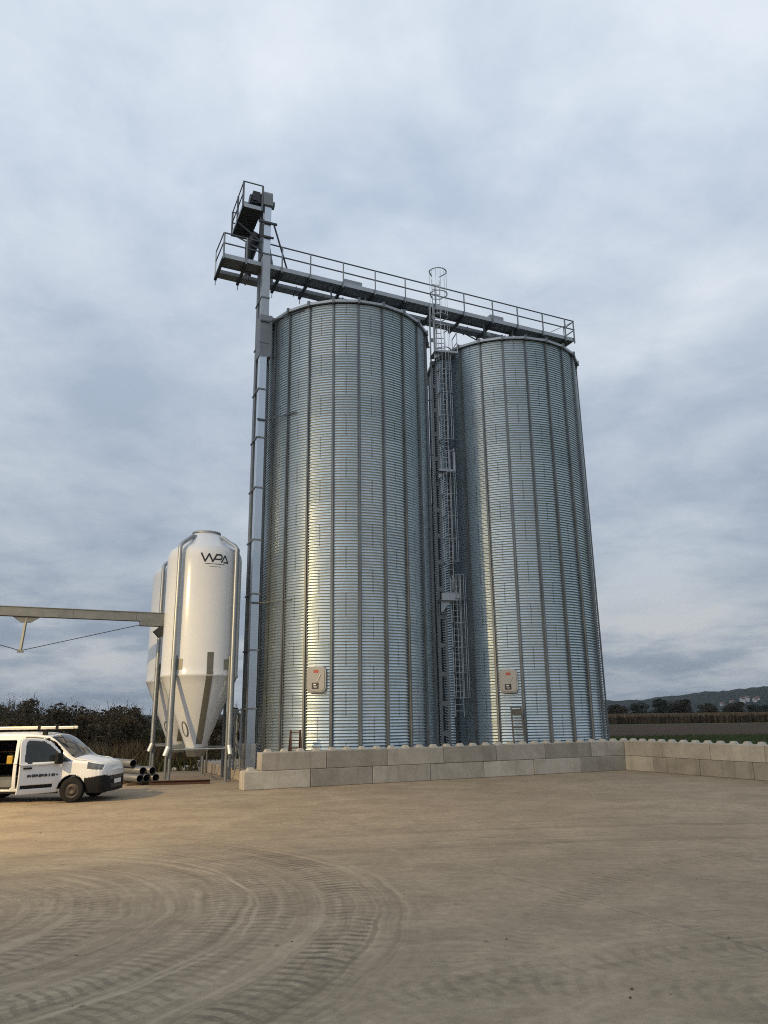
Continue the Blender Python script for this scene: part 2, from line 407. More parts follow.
# ---------------------------------------------------------------- grain silos
D = 2 * pi / 22; A1 = 3.7582; A2 = 4.0071
PITCH = .12
def make_silo():
    root = empty('grain_silo', (S1.x, S1.y, ZS)); hh = HS - ZS
    tag(root, 'left corrugated steel grain silo standing beside the bucket elevator', 'grain silo', 'pair of grain silos')
    prof = []; n = int(hh / PITCH * 6)
    for i in range(n + 1):
        z = hh * i / n; prof.append((RS - .023 + .023 * sin(2 * pi * z / PITCH), z))
    MB().lathe(prof, 132).build('wall', M['silo'], root)
    # eave flashing + roof
    rp = MB(); rp.lathe([(RS - .15, hh + .03), (RS + .15, hh + .01), (RS + .16, hh + .12), (RS + .06, hh + .15), (.45, hh + 1.6), (.45, hh + 1.8), (.0, hh + 1.85)], 22, (0, 0, 0), A1, A1 + 2 * pi, False)
    roof = rp.build('roof', M['galv'], root)
    for k in range(22):
        a = A1 + D * k; rd = Vector((cos(a), sin(a), 0)); tn = Vector((-sin(a), cos(a), 0))
        b = MB()
        # omega section: two flanges and a raised web, in four lengths that step in thickness
        zz = [0, 2.9, 5.8, 8.7, 11.6, 14.5, 17.4, hh + .0]
        for q in range(7):
            w = .056 - .003 * q; dp = .075 - .004 * q
            zm = (zz[q] + zz[q + 1]) / 2; hz = (zz[q + 1] - zz[q]) / 2 - .004
            b.obox(rd * (RS + .012 + dp / 2) + EZ * zm, tn, rd, EZ, (w * .62, dp / 2, hz))
            b.obox(rd * (RS + .008) + EZ * zm, tn, rd, EZ, (w * 1.45, .006, hz))
        b.build('stiffener', M['rib'], root)
        r2 = MB(); p0 = rd * (RS + .19) + EZ * (hh + .13); p1 = rd * .5 + EZ * (hh + 1.66)
        r2.bar(p0, p1, .05, .06); r2.obox(rd * (RS + .10) + EZ * (hh + .07), tn, rd, EZ, (.05, .09, .13)); r2.build('roof_rib', M['rib'], roof)
    # inspection hatch between ribs 2 and 3
    a = A1 + D * 2.47; rd = Vector((cos(a), sin(a), 0)); tn = Vector((-sin(a), cos(a), 0)); zc = 3.78 - ZS
    def rrect(w, h, r, d0, d1, cz=0., cx=0.):
        b = MB(); pts = []
        for (sx, sy, a0) in ((1, 1, 0), (-1, 1, 90), (-1, -1, 180), (1, -1, 270)):
            for s in range(7):
                an = radians(a0 + 90 * s / 6); pts.append(((w / 2 - r) * sx + r * cos(an), (h / 2 - r) * sy + r * sin(an)))
        vs = [rd * (RS + d) + tn * (x + cx) + EZ * (zc + y + cz) for d in (d0, d1) for (x, y) in pts]
        m = len(pts); b.add(vs, [tuple(range(m, 2 * m))] + [(i, (i + 1) % m, m + (i + 1) % m, m + i) for i in range(m)])
        return b
    rrect(.80, 1.0, .2, -.05, .075).build('hatch_frame', M['door_grey'], root, bevel=.012)
    hd = rrect(.70, .90, .17, .06, .10).build('hatch_door', M['door_grey'], root, bevel=.012)
    rrect(.20, .11, .008, .09, .104, .30).build('warning_label', M['red'], hd)
    rrect(.28, .24, .008, .09, .104, -.25, -.03).build('information_label', M['black'], hd)
    t = MB(); 
    r_ = rrect(.10, .05, .006, .1, .1065, -.20, -.05); t.add(r_.v, r_.f)
    for i in range(2): 
        r_ = rrect(.16 - .05 * i, .012, .003, .1, .1065, -.27 - i * .04, -.03); t.add(r_.v, r_.f)
    t.build('label_print', M['white'], hd)
    ln = MB(); ln.bar(rd * (RS + .115) + tn * .05 + EZ * (zc - .08), rd * (RS + .115) + tn * .19 + EZ * (zc + .19), .025); ln.build('handle', M['galv'], hd)
    return root
silo = make_silo()
silo2 = copy_tree(silo); silo2.location = (S2.x, S2.y, ZS); silo2.rotation_euler.z = A2 - A1 - D
silo2['label'] = 'right corrugated steel grain silo at the end of the gallery, nearer the fields'

# ---------------------------------------------------------------- concrete block walls
def block(p, ax, back, label, L=2.4, studs=True):
    """p: bottom corner on the face line, ax along, back into the wall; all blocks .6 x .6"""
    root = empty('concrete_block', p); ang = atan2(ax.y, ax.x); root.rotation_euler.z = ang + random.uniform(-.003, .003)
    root.location = Vector(p) + back * random.uniform(0, .018)
    tag(root, label, 'concrete block', 'interlocking concrete wall blocks')
    s = 1 if ax.cross(back).z > 0 else -1
    b = MB(); g_ = .006; y0, y1 = (0, .6) if s > 0 else (-.6, 0)
    b.box(g_, L - g_, y0, y1, 0.002, .596); b.build('block_body', M['block'], root, bevel=.022)
    if studs:
        n = 4
        for i in range(n):
            cx = L / n * (i + .5); cy = (y0 + y1) / 2; sb = MB()
            lo, hi = .135, .085
            vs = [(cx + a * r, cy + c * r, z) for (r, z) in ((lo, .597), (hi, .70)) for (a, c) in ((-1, -1), (1, -1), (1, 1), (-1, 1))]
            sb.add(vs, [(4, 5, 6, 7), (0, 1, 5, 4), (1, 2, 6, 5), (2, 3, 7, 6), (3, 0, 4, 7)])
            sb.build('stud', M['stud'], root, bevel=.02)
ORD = ['first', 'second', 'third', 'fourth', 'fifth', 'sixth', 'seventh']
for i in range(7):
    block(S(2.4 * i, 0, 0), EU, EV, f'grey concrete block, lower course of the long wall, {ORD[i]} from its left end', studs=False)
    block(S(2.4 * i + .6, 0, .6), EU, EV, f'grey studded concrete block, top course of the long wall, {ORD[i]} from its left end')
sb = empty('x'); bpy.data.objects.remove(sb)
# the exposed stud on the left end of the lower course
lowfirst = [o for o in COL.objects if o.name == 'concrete_block'][0]
b_ = MB(); vs = [(.3 + a * r, .3 + c * r, z) for (r, z) in ((.15, .597), (.095, .712)) for (a, c) in ((-1, -1), (1, -1), (1, 1), (-1, 1))]
b_.add(vs, [(4, 5, 6, 7), (0, 1, 5, 4), (1, 2, 6, 5), (2, 3, 7, 6), (3, 0, 4, 7)]); b_.build('stud', M['stud'], lowfirst, bevel=.02)
for i in range(4):
    L = 2.16 if i == 0 else 2.4; v = -.005 if i == 0 else -2.17 - 2.4 * (i - 1)
    block(S(16.8, v, .6), -EV, EU, f'beige studded concrete block, top course of right return wall, {ORD[i]} from the corner', L)
    block(S(16.8, .8 - 2.4 * i, 0), -EV, EU, f'stained concrete block, lower course of right return wall, {ORD[i]} from the corner', studs=False)

# ---------------------------------------------------------------- bucket elevator
el = empty('bucket_elevator', G(-4.37, .5, ZS)); EO = Vector(el.location)
tag(el, 'tall galvanised bucket elevator with motor platform rising left of the silos', 'elevator')
def gl(t, off, z): return G(t, off, z) - EO
def gbox(m, t0, t1, o0, o1, z0, z1): return m.obox(gl((t0 + t1) / 2, (o0 + o1) / 2, (z0 + z1) / 2), GD, GN, EZ, ((t1 - t0) / 2, (o1 - o0) / 2, (z1 - z0) / 2))
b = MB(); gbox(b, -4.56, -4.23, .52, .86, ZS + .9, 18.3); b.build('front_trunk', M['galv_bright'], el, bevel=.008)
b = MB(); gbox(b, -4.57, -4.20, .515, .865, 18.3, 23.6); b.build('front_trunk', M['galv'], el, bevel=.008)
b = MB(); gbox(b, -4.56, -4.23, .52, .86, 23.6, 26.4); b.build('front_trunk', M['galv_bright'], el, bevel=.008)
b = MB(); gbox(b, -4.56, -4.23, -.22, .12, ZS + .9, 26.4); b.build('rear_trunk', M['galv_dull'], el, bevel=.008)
z = ZS + 2.3
while z < 26:
    b = MB(); gbox(b, -4.60, -4.19, .48, .90, z - .03, z + .03); b.build('flange', M['galv_dull'], el)
    b = MB(); gbox(b, -4.60, -4.19, -.26, .16, z - .03, z + .03); b.build('flange', M['galv_dull'], el)
    b = MB(); b.bar(gl(-4.58, .5, z), gl(-4.58, .14, z), .05); b.build('spacer', M['galv_dull'], el)
    z += 2.33
b = MB(); gbox(b, -4.60, -4.19, -.32, .92, ZS, ZS + .95); b.build('boot', M['galv'], el, bevel=.02)
b = MB(); gbox(b, -4.60, -4.02, .14, .88, 18.35, 20.45); b.build('inspection_housing', M['galv_dull'], el, bevel=.015)
b = MB(); b.tube([gl(-4.05, .35, 1.4), gl(-4.05, .35, 18.3)], .06, 10); b.build('downpipe', M['galv_dull'], el)
# head: a rounded housing over both trunks
hp = []; 
prof = [(.95, 26.35), (.95, 26.9)] + [(.32 + .63 * cos(a), 26.9 + .42 * sin(a)) for a in [radians(x) for x in range(10, 180, 16)]] + [(-.31, 26.85), (-.31, 26.35)]
b = MB(); vs = [gl(t, o, z) for t in (-4.66, -4.20) for (o, z) in prof]; m = len(prof)
b.add(vs, [tuple(range(m)), tuple(range(2 * m - 1, m - 1, -1))] + [(i, (i + 1) % m, m + (i + 1) % m, m + i) for i in range(m)])
b.build('head', M['galv_dull'], el, bevel=.012)
b = MB(); b.tube([gl(-4.10, .32, 26.85), gl(-3.98, .32, 26.85)], .2, 14); b.build('bearing_cover', M['galv_dull'], el)
# drive motor + gearbox
b = MB(); b.tube([gl(-5.25, .5, 26.72), gl(-4.8, .5, 26.72)], .27, 18); gbox(b, -5.2, -4.82, .2, .8, 26.40, 26.5); gbox(b, -5.16, -4.8, .6, .86, 26.5, 27.02)
b.build('motor', M['motor'], el, bevel=.01)
b = MB(); gbox(b, -4.92, -4.70, .2, .85, 26.4, 26.95); b.build('gearbox', M['motor'], el, bevel=.03)
b = MB(); gbox(b, -5.45, -5.1, -.35, .15, 26.3, 26.85); b.build('control_cabinet', M['galv'], el, bevel=.02)
# service platform
PZ = 26.0
b = MB(); gbox(b, -5.62, -4.70, -1.55, .9, PZ, PZ + .04)
for o_ in [.9 - .245 * i for i in range(11)]: gbox(b, -5.62, -4.70, o_ - .02, o_ + .02, PZ - .06, PZ)
pf = b.build('service_platform', M['dark_metal'], el)
b = MB(); gbox(b, -5.64, -4.68, .905, .935, PZ - .06, PZ + .15); gbox(b, -5.655, -5.625, -1.57, .93, PZ - .06, PZ + .12); gbox(b, -5.64, -4.68, -1.59, -1.56, PZ - .06, PZ + .12)
b.build('kick_plate', M['galv'], pf)
for (t, o_) in ((-5.64, .92), (-4.70, .92), (-5.64, -.3), (-5.64, -1.57), (-4.70, -1.57)):
    b = MB(); b.bar(gl(t, o_, PZ - .05), gl(t, o_, PZ + 1.35), .085); b.build('post', M['rail'], pf)
for zz in (PZ + 1.35, PZ + .72):
    b = MB(); b.bar(gl(-5.64, .92, zz), gl(-5.64, -1.57, zz), .045); b.bar(gl(-5.64, -1.57, zz), gl(-4.7, -1.57, zz), .045)
    if zz > PZ + 1: b.bar(gl(-5.64, .92, zz), gl(-4.70, .92, zz), .045)
    b.build('guard_rail', M['rail'], pf)
for (t, ) in ((-5.55,), (-4.78,)):
    b = MB(); b.bar(gl(t, -1.45, PZ - .06), gl(-4.6, .3, PZ - 1.75), .07); b.build('brace', M['dark_metal'], el)
b = MB(); b.bar(gl(-5.6, -.3, PZ - .08), gl(-4.6, .3, PZ - 1.3), .06); b.build('brace', M['dark_metal'], el)
b = MB(); gbox(b, -4.85, -3.95, .87, .95, 25.33, 25.43); b.build('cross_angle', M['dark_metal'], el)
b = MB(); gbox(b, -4.75, -4.1, .87, .95, 24.55, 24.63); b.build('cross_angle', M['dark_metal'], el)
b = MB(); b.bar(gl(-4.1, .9, 25.35), gl(-3.15, .25, 24.0 - .7), .06); b.build('brace', M['dark_metal'], el)
# discharge spout from the head to the conveyor
b = MB(); b.tube([gl(-4.6, -.2, 25.4), gl(-4.85, -.5, 24.9), gl(-4.9, -.7, 24.3), gl(-4.9, -.9, 23.3)], [.3, .32, .22, .16], 16); b.build('spout', M['motor'], el)
b = MB(); b.tube([gl(-4.2, -.1, 24.9), gl(-3.9, -.5, 24.1), gl(-3.8, -.8, 23.3)], .17, 14); b.build('spout', M['galv_dull'], el)
# ties to the silo
for zz, t1 in ((20.1, -3.0), (15.2, -3.2), (7.0, -3.25)):
    b = MB(); b.bar(gl(-4.6, .92, zz), gl(-4.19, .92, zz), .06); b.bar(gl(-4.2, .92, zz), gl(t1, 3.915 * sqrt(max(0, 1 - (t1 / 3.915) ** 2)) * .0 + sqrt(max(0, 3.93 ** 2 - t1 * t1)), zz), .045)
    b.build('tie_bar', M['rail'], el)
# braced stand left of the elevator foot
st = empty('braced_stand', G(-5.3, 1.1, ZS)); SO = Vector(st.location)
tag(st, 'small galvanised cross braced stand beside the elevator foot', 'steel stand')
cs = [G(t, o_, ZS) - SO for (t, o_) in ((-5.1, 1.05), (-4.85, 1.05), (-5.1, .3), (-4.85, .3))]
for c in cs:
    b = MB(); b.bar(c, c + EZ * 2.3, .06); b.build('post', M['galv_dull'], st)
for i, j in ((0, 1), (2, 3), (0, 2), (1, 3)):
    b = MB(); b.bar(cs[i] + EZ * .25, cs[j] + EZ * 1.25, .035); b.bar(cs[j] + EZ * 1.25, cs[i] + EZ * 2.2, .035); b.bar(cs[i] + EZ * 2.25, cs[j] + EZ * 2.25, .05); b.build('brace', M['galv_dull'], st)

# ---------------------------------------------------------------- conveyor gallery over both silos
ga = empty('conveyor_gallery', GK(0, 0, 23.2)); GO = Vector(ga.location)
tag(ga, 'long elevated steel conveyor with railed walkway across both silo tops', 'conveyor')
def hl(t, off, z): return GK(t, off, z) - GO
def hbox(m, t0, t1, o0, o1, z0, z1): return m.obox(hl((t0 + t1) / 2, (o0 + o1) / 2, (z0 + z1) / 2), KD, KN, EZ, ((t1 - t0) / 2, (o1 - o0) / 2, (z1 - z0) / 2))
T0, T1 = -6.42, 14.12; DZ = 23.26
b = MB(); hbox(b, T0, T1, -.5, .27, DZ, DZ + .04)
t = T0
while t < T1: hbox(b, t, t + .03, -.5, .27, DZ - .03, DZ); t += .34
b.build('walkway', M['walk'], ga)
b = MB(); hbox(b, T0, T1, .27, .30, DZ - .06, DZ + .16); b.build('kick_plate', M['galv'], ga)
b = MB(); hbox(b, T0, T1, -.53, -.50, DZ - .08, DZ + .02); b.build('stringer', M['galv_dull'], ga)
b = MB(); hbox(b, T0 + .1, T1 + .25, -1.34, -.86, DZ - .20, DZ - .0)
t = T0 + 1.5
while t < T1: hbox(b, t - .03, t + .03, -1.38, -.83, DZ - .24, DZ + .03); t += 2.5
b.build('conveyor_trough', M['walk'], ga, bevel=.01)
posts = [-6.39, -5.30, -3.55, -2.1, -.36, 1.40, 3.12, 4.9, 6.68, 8.5, 10.15, 11.87, 13.45, 14.07]
for t in posts:
    b = MB(); b.bar(hl(t, .33, DZ - .18), hl(t, .33, DZ + 1.24), .10, .06); b.build('post', M['galv_dull'], ga)
for t in posts[:-1]:
    b = MB(); b.bar(hl(t, .30, DZ - .12), hl(t, -1.40, DZ - .26), .13, .13); b.build('bearer', M['dark_metal'], ga)
    b = MB(); b.bar(hl(t, -1.33, DZ - .3), hl(t, -1.33, DZ - .62 if t < 0 else DZ - .4), .03); b.build('hanger', M['dark_metal'], ga)
for zz in (DZ + 1.23, DZ + .68):
    b = MB(); b.bar(hl(T0, .33, zz), hl(T1, .33, zz), .05)
    b.bar(hl(T0, .33, zz), hl(T0, -1.3, zz), .045); b.bar(hl(T1, .33, zz), hl(T1, -.6, zz), .045)
    b.build('guard_rail', M['rail'], ga)
for t in (T0, ):
    b = MB(); b.bar(hl(t, -1.3, DZ - .2), hl(t, -1.3, DZ + 1.24), .06); b.build('post', M['galv'], ga)
b = MB(); b.bar(hl(T1, -.6, DZ), hl(T1, -.6, DZ + 1.24), .05); b.build('post', M['galv'], ga)
b = MB(); b.bar(hl(T1 - .02, .33, DZ + 1.2), hl(T1 - 1.7, .33, DZ + .18), .03); b.build('brace', M['galv_dull'], ga)
# drive covers and inlets over each silo
for t, w in ((.3, .5), (8.95, .45)):
    b = MB(); hbox(b, t - w, t + w, -.45, .05, DZ + .04, DZ + .55); b.build('slide_gate', M['galv'], ga, bevel=.02)
for t in (.0, 8.95):
    b = MB(); b.tube([hl(t, -1.0, DZ - .1), hl(t, -.1, 22.1)], .16, 14); b.build('inlet_pipe', M['galv_dull'], ga)
    for (dt, do) in ((-1.0, -.9), (1.0, -.9), (-1.0, .1), (1.0, .1)):
        b = MB(); b.bar(hl(t + dt, do, DZ - .1), hl(t + dt * .7, do * .4, 21.6), .08); b.build('support_leg', M['dark_metal'], ga)
for (ta, tb) in ((-2.1, -.36), (3.12, 4.9), (6.68, 8.5), (4.9, 4.4)):
    b = MB(); b.bar(hl(ta, -.9, DZ - .2), hl(tb, -.9, DZ - .75), .05); b.build('strut', M['dark_metal'], ga)

# ---------------------------------------------------------------- caged ladder between the silos
LD = empty('caged_ladder', (2.9, 34.5, ZS)); LO = Vector(LD.location)
tag(LD, 'galvanised caged ladder in three flights climbing the gap between the silos', 'ladder')
le = Vector((.22, -.975, 0)).normalized(); ll = Vector((-le.y, le.x, 0))          # outward and sideways
def lp(a, e, z): return ll * a + le * e + EZ * (z - ZS)
b = MB()
for a in (-.47, -.11): b.bar(lp(a, 0, ZS), lp(a, 0, 7.3), .10)
for a in (-.44, -.20): b.bar(lp(a, 0, 7.3), lp(a, 0, 22.9), .07)
z = 1.6
while z < 22.5:
    b.obox(lp(-.32, -.0, z), ll, le, EZ, (.15, .03, .10)); z += 1.28
b.build('mast', M['galv_dull'], LD)
z = 3.0
while z < 21:
    b = MB(); b.bar(lp(-.44, 0, z), lp(-1.0, -.25, z), .06); b.build('bracket', M['galv_dull'], LD); z += 2.9
def flight(a, z0, z1, c0, c1, r=.36):
    b = MB()
    for s in (-.2, .2): b.bar(lp(a + s, 0, z0), lp(a + s, 0, z1), .07, .035)
    z = z0 + .25
    while z < z1 - .2: b.bar(lp(a - .2, 0, z), lp(a + .2, 0, z), .03); z += .28
    f = b.build('flight', M['galv'], LD)
    cg = MB(); z = c0
    hoops = max(2, int(round((c1 - c0) / 1.15)) + 1)
    for i in range(hoops):
        z = c0 + (c1 - c0) * i / (hoops - 1)
        pts = [lp(a - .2, 0, z)] + [lp(a - r * cos(t_), .40 + r * sin(t_) , z) for t_ in [radians(x) for x in range(0, 181, 15)]] + [lp(a + .2, 0, z)]
        for p, q in zip(pts, pts[1:]): cg.bar(p, q, .06, .02)
    for t_ in [radians(x) for x in (4, 32, 61, 90, 119, 148, 176)]:
        cg.bar(lp(a - r * cos(t_), .40 + r * sin(t_), c0), lp(a - r * cos(t_), .40 + r * sin(t_), c1), .042, .018)
    cg.build('cage', M['galv'], f)
flight(.38, 2.3, 8.7, 3.1, 8.6)
flight(.12, 7.6, 14.7, 9.2, 14.6)
flight(.10, 13.7, 21.4, 15.2, 21.3)
flight(-.06, 19.85, 24.3, 21.9, 24.5, .45)
for zc_, a0, a1, kk in ((7.45, -.5, .42, .16), (13.6, -.42, .36, .05), (19.85, -.45, .75, .05)):
    b = MB(); b.obox(lp((a0 + a1) / 2, .25, zc_), ll, le, EZ, ((a1 - a0) / 2, .42, .025))
    b.obox(lp((a0 + a1) / 2, .68, zc_ + kk * .7), ll, le, EZ, ((a1 - a0) / 2, .012, kk)); ldg = b.build('landing', M['galv'], LD)
    g2 = MB(); x0, x1 = a0 + .02, a0 + .52
    tri = [(x0, zc_ - .03), (x1, zc_ - .03), (x0, zc_ - (.62 if kk > .1 else .35))]
    vs = [lp(x, e, z) for e in (.50, .515) for (x, z) in tri]
    g2.add(vs, [(0, 1, 2), (5, 4, 3), (0, 3, 4, 1), (1, 4, 5, 2), (2, 5, 3, 0)]); g2.build('gusset', M['galv'], ldg)
    for a in (a1, ):
        q = MB(); q.bar(lp(a, .66, zc_), lp(a, .66, zc_ + 1.15), .04); q.bar(lp(a, -.1, zc_), lp(a, -.1, zc_ + 1.15), .04); q.bar(lp(a, .66, zc_ + 1.13), lp(a, -.1, zc_ + 1.13), .04); q.bar(lp(a, .66, zc_ + .6), lp(a, -.1, zc_ + .6), .03); q.build('guard_rail', M['galv'], ldg)

# ---------------------------------------------------------------- feed tanks
TC = Vector((-7.60, 31.1, 0)); RT = 1.53; ZJ, ZR, ZT = 4.0, 9.08, 10.1
LEGA = [radians(x) for x in (-112, -30, 60, 150)]
def surf(a, z, d=0.):
    if z >= ZJ: r = RT
    else: r = .40 + (RT - .40) * (z - 1.3) / (ZJ - 1.3)
    return Vector(((r + d) * cos(a), (r + d) * sin(a), z))
def make_tank():
    root = empty('feed_tank', TC)
    tag(root, 'white fibreglass feed tank with black WPA logo on steel legs', 'feed tank', 'white feed tanks')
    prof = [(.0, 1.16), (.40, 1.16), (.40, 1.3), (RT - .03, ZJ - .06), (RT + .012, ZJ - .02), (RT + .012, ZJ + .05), (RT, ZJ + .08), (RT, ZR - .35), (RT - .012, ZR - .18), (RT - .05, ZR - .04), (RT - .12, ZR + .06), (RT - .22, ZR + .145), (RT - .36, ZR + .235), (.62, ZR + .80), (.52, ZR + .86), (.50, ZR + .93), (.0, ZR + 1.0)]
    fine = []
    for (ra, za), (rb, zb) in zip(prof, prof[1:]):
        k = max(1, int(abs(zb - za) / .3)); fine += [(ra + (rb - ra) * i / k, za + (zb - za) * i / k) for i in range(k)]
    fine.append(prof[-1]); MB().lathe(fine, 96).build('shell', M['gelcoat'], root)
    MB().lathe([(.53, ZR + .82), (.60, ZR + .84), (.60, ZR + .92), (.53, ZR + .94), (.5, ZR + .88)], 40).build('lid_ring', M['galv'], root)
    MB().lathe([(.30, .92), (.33, .94), (.40, 1.14), (.43, 1.16), (.43, 1.24), (.405, 1.26)], 32).build('outlet', M['galv'], root)
    for i, a in enumerate(LEGA):
        b = MB(); p = Vector((1.60 * cos(a), 1.60 * sin(a), 0))
        b.tube([p, p + EZ * 4.75], .062, 12); b.obox(p + EZ * .012, (1, 0, 0), (0, 1, 0), EZ, (.12, .12, .012)); b.build('leg', M['galv_dull'], root)
        # curved bracket plate bonded to the shell
        q = MB(); vs = []; fs = []; n = 8
        for d in (.008, .022):
            for z in (4.22, 4.62):
                for k in range(n + 1): vs.append(surf(a + (-.17 + .34 * k / n), z, d))
        m = n + 1
        for k in range(n): fs += [(2 * m + k, 2 * m + k + 1, 3 * m + k + 1, 3 * m + k), (k, k + 1, 2 * m + k + 1, 2 * m + k), (m + k, 3 * m + k, 3 * m + k + 1, m + k + 1)]
        q.add(vs, fs); q.build('leg_bracket', M['plate'], root)
    for i in range(4):
        a, a2 = LEGA[i], LEGA[(i + 1) % 4]; b = MB()
        b.tube([Vector((1.6 * cos(a), 1.6 * sin(a), 1.24)), Vector((1.6 * cos(a2), 1.6 * sin(a2), 1.24))], .03, 8); b.build('leg_tie', M['galv'], root)
    # fill and vent pipes up the front legs, bent over the dome
    for a, r in ((LEGA[0], .085), (LEGA[1], .075)):
        e = Vector((cos(a), sin(a), 0)); tn = Vector((-sin(a), cos(a), 0)); s = -.0
        P = e * 1.72 + tn * s
        pts = [P + EZ * 1.3, P + EZ * 4.0, P + EZ * (ZR - .15), P + EZ * (ZR + .02), e * 1.66 + EZ * (ZR + .12), e * 1.55 + EZ * (ZR + .2), e * .95 + EZ * (ZR + .60), e * .75 + EZ * (ZR + .62), e * .66 + EZ * (ZR + .5)]
        b = MB(); b.tube(pts, r, 14); fp = b.build('fill_pipe', M['galv'], root)
        b = MB(); b.tube([P + EZ * 1.34, P + e * .12 - tn * .05 + EZ * 1.02], r * 1.15, 12); b.build('coupling', M['alu'], fp)
    a = LEGA[1] + .12; e = Vector((cos(a), sin(a), 0)); b = MB(); b.tube([e * 1.66 + EZ * .05, e * 1.66 + EZ * (ZR + .05), e * 1.5 + EZ * (ZR + .25), e * 1.0 + EZ * (ZR + .55)], .045, 10); b.build('vent_pipe', M['galv_dull'], root)
    # sight strip down cylinder and cone
    a = radians(-76.3 + 14.5); b = MB(); vs = []; fs = []; zs = [4.88 - i * .116 for i in range(31)]
    for z in zs:
        hw = .125
        r = max(.4, surf(a, z).xy.length)
        for k in (-1, -.33, .33, 1): vs.append(surf(a + k * hw / r, z, .008 + (.014 if abs(z - ZJ) < .12 else 0)))
    for i in range(len(zs) - 1):
        for k in range(3): fs.append((i * 4 + k, i * 4 + 4 + k, i * 4 + 5 + k, i * 4 + k + 1))
    b.add(vs, fs, True); b.build('sight_strip', M['olive'], root)
    # oval cone hatch
    a = radians(-76.3 - 40); cz = 1.98; b = MB(); pts = []
    for k in range(20):
        t_ = 2 * pi * k / 20; z = cz + .27 * sin(t_); r = surf(a, z).xy.length; pts.append(surf(a + .11 * cos(t_) / r, z, .02))
    b.tube(pts, .025, 8, closed=True); oh = b.build('cone_hatch', M['galv_dull'], root)
    b = MB(); c = surf(a, cz, .03); b.add([c] + [Vector(p) for p in pts], [(0, i + 1, (i + 1) % 20 + 1) for i in range(20)], True); b.build('hatch_cover', M['gelcoat'], oh)
    return root
tank = make_tank()
tank2 = copy_tree(tank); tank2.location = TC + Vector((-1.9, 4.25, 0)); tank2['label'] = 'white fibreglass feed tank mostly hidden behind the tank with the logo'
# logo (front tank only): strokes laid on the shell
lg = MB(); LA = radians(-76.3 + 15.0); LZ = 8.62; sc = 1.0 / 15.36 / 24.6
def lpnt(x, y, d): 
    X = (x - 385) * sc; Z = LZ + (272 - y) * sc * 1.05 - X * .0; a = LA + X / RT
    return surf(a, Z, d)
def stroke(pts, w):
    for (xa, ya), (xb, yb) in zip(pts, pts[1:]):
        L = hypot(xb - xa, yb - ya); ux, uy = (xb - xa) / L, (yb - ya) / L; px, py = -uy * w / 2, ux * w / 2
        ex, ey = ux * w * .3, uy * w * .3; n = 4
        for i in range(n):
            t0, t1 = i / n, (i + 1) / n
            A = (xa - ex + (xb - xa + 2 * ex) * t0, ya - ey + (yb - ya + 2 * ey) * t0); B = (xa - ex + (xb - xa + 2 * ex) * t1, ya - ey + (yb - ya + 2 * ey) * t1)
            lg.add([lpnt(A[0] + px, A[1] + py, .007), lpnt(B[0] + px, B[1] + py, .007), lpnt(B[0] - px, B[1] - py, .007), lpnt(A[0] - px, A[1] - py, .007)], [(0, 1, 2, 3)])
stroke([(172, 200), (230, 318), (288, 208), (345, 318), (404, 212), (476, 212)], 23)
stroke([(476, 212), (490, 238), (470, 280), (384, 280)], 20)
stroke([(484, 318), (540, 216), (594, 318), (522, 318)], 20)
lg.build('logo', M['black'], tank)
lg = MB()
x = 232
while x < 540:
    w_ = random.choice((5, 7, 9)); yb = 352 + (x - 232) * .0; stroke([(x, yb), (x + w_, yb)], random.choice((7, 9, 11))); x += w_ + 9
x = 300
while x < 480: stroke([(x, 392), (x + 8, 392)], 6); x += 15
lg.build('tagline', M['black'], tank)

# ---------------------------------------------------------------- auger arm to the tanks
AE = Vector((-9.18, 31.2, 0)); AD = -EU
arm = empty('conveyor_boom', AE + AD * 13 + EZ * 0); AO = Vector(arm.location)
tag(arm, 'grey box conveyor boom with tie rods reaching the white tanks from the left', 'conveyor boom')
def ap(s, v, z): return AE + AD * s + EV * v + EZ * z - AO
b = MB(); b.obox(ap(6.3, 0, 6.43), AD, EV, EZ, (6.5, .15, .165)); b.obox(ap(6.3, 0, 6.60), AD, EV, EZ, (6.5, .19, .012)); b.obox(ap(6.3, 0, 6.26), AD, EV, EZ, (6.5, .17, .012))
for s in (1.2, 3.6, 6.2, 8.6): b.obox(ap(s, 0, 6.43), AD, EV, EZ, (.03, .165, .175))
b.build('trough', M['galv_dull'], arm)
b = MB(); b.obox(ap(.55, 0, 6.16), AD, EV, EZ, (.45, .17, .10)); b.build('end_bracket', M['galv_dull'], arm)
b = MB(); b.add([ap(x, v, z) for v in (-.14, .14) for (x, z) in ((.15, 6.1), (-.15, 6.3), (-.16, 5.75), (.2, 5.6), (.45, 5.85))], [(0, 1, 2, 3, 4), (9, 8, 7, 6, 5), (0, 5, 6, 1), (1, 6, 7, 2), (2, 7, 8, 3), (3, 8, 9, 4), (4, 9, 5, 0)]); b.build('discharge_chute', M['motor'], arm)
b = MB(); b.bar(ap(5.22, 0, 6.25), ap(5.3, 0, 4.95), .10, .08); b.add([ap(x, v, z) for v in (-.05, .05) for (x, z) in ((4.72, 6.25), (5.72, 6.25), (5.4, 6.02), (5.05, 6.02))], [(0, 1, 2, 3), (7, 6, 5, 4), (0, 4, 5, 1), (1, 5, 6, 2), (2, 6, 7, 3), (3, 7, 4, 0)]); b.obox(ap(5.3, 0, 4.93), AD, EV, EZ, (.12, .07, .05)); b.build('strut', M['galv_dull'], arm)
b = MB(); b.tube([ap(5.3, 0, 4.95), ap(.8, 0, 6.15)], .014, 6); b.build('tie_rod', M['motor'], arm)
b = MB(); b.tube([ap(5.3, 0, 4.95), ap(9.8, 0, 6.15)], .014, 6); b.build('tie_rod', M['motor'], arm)
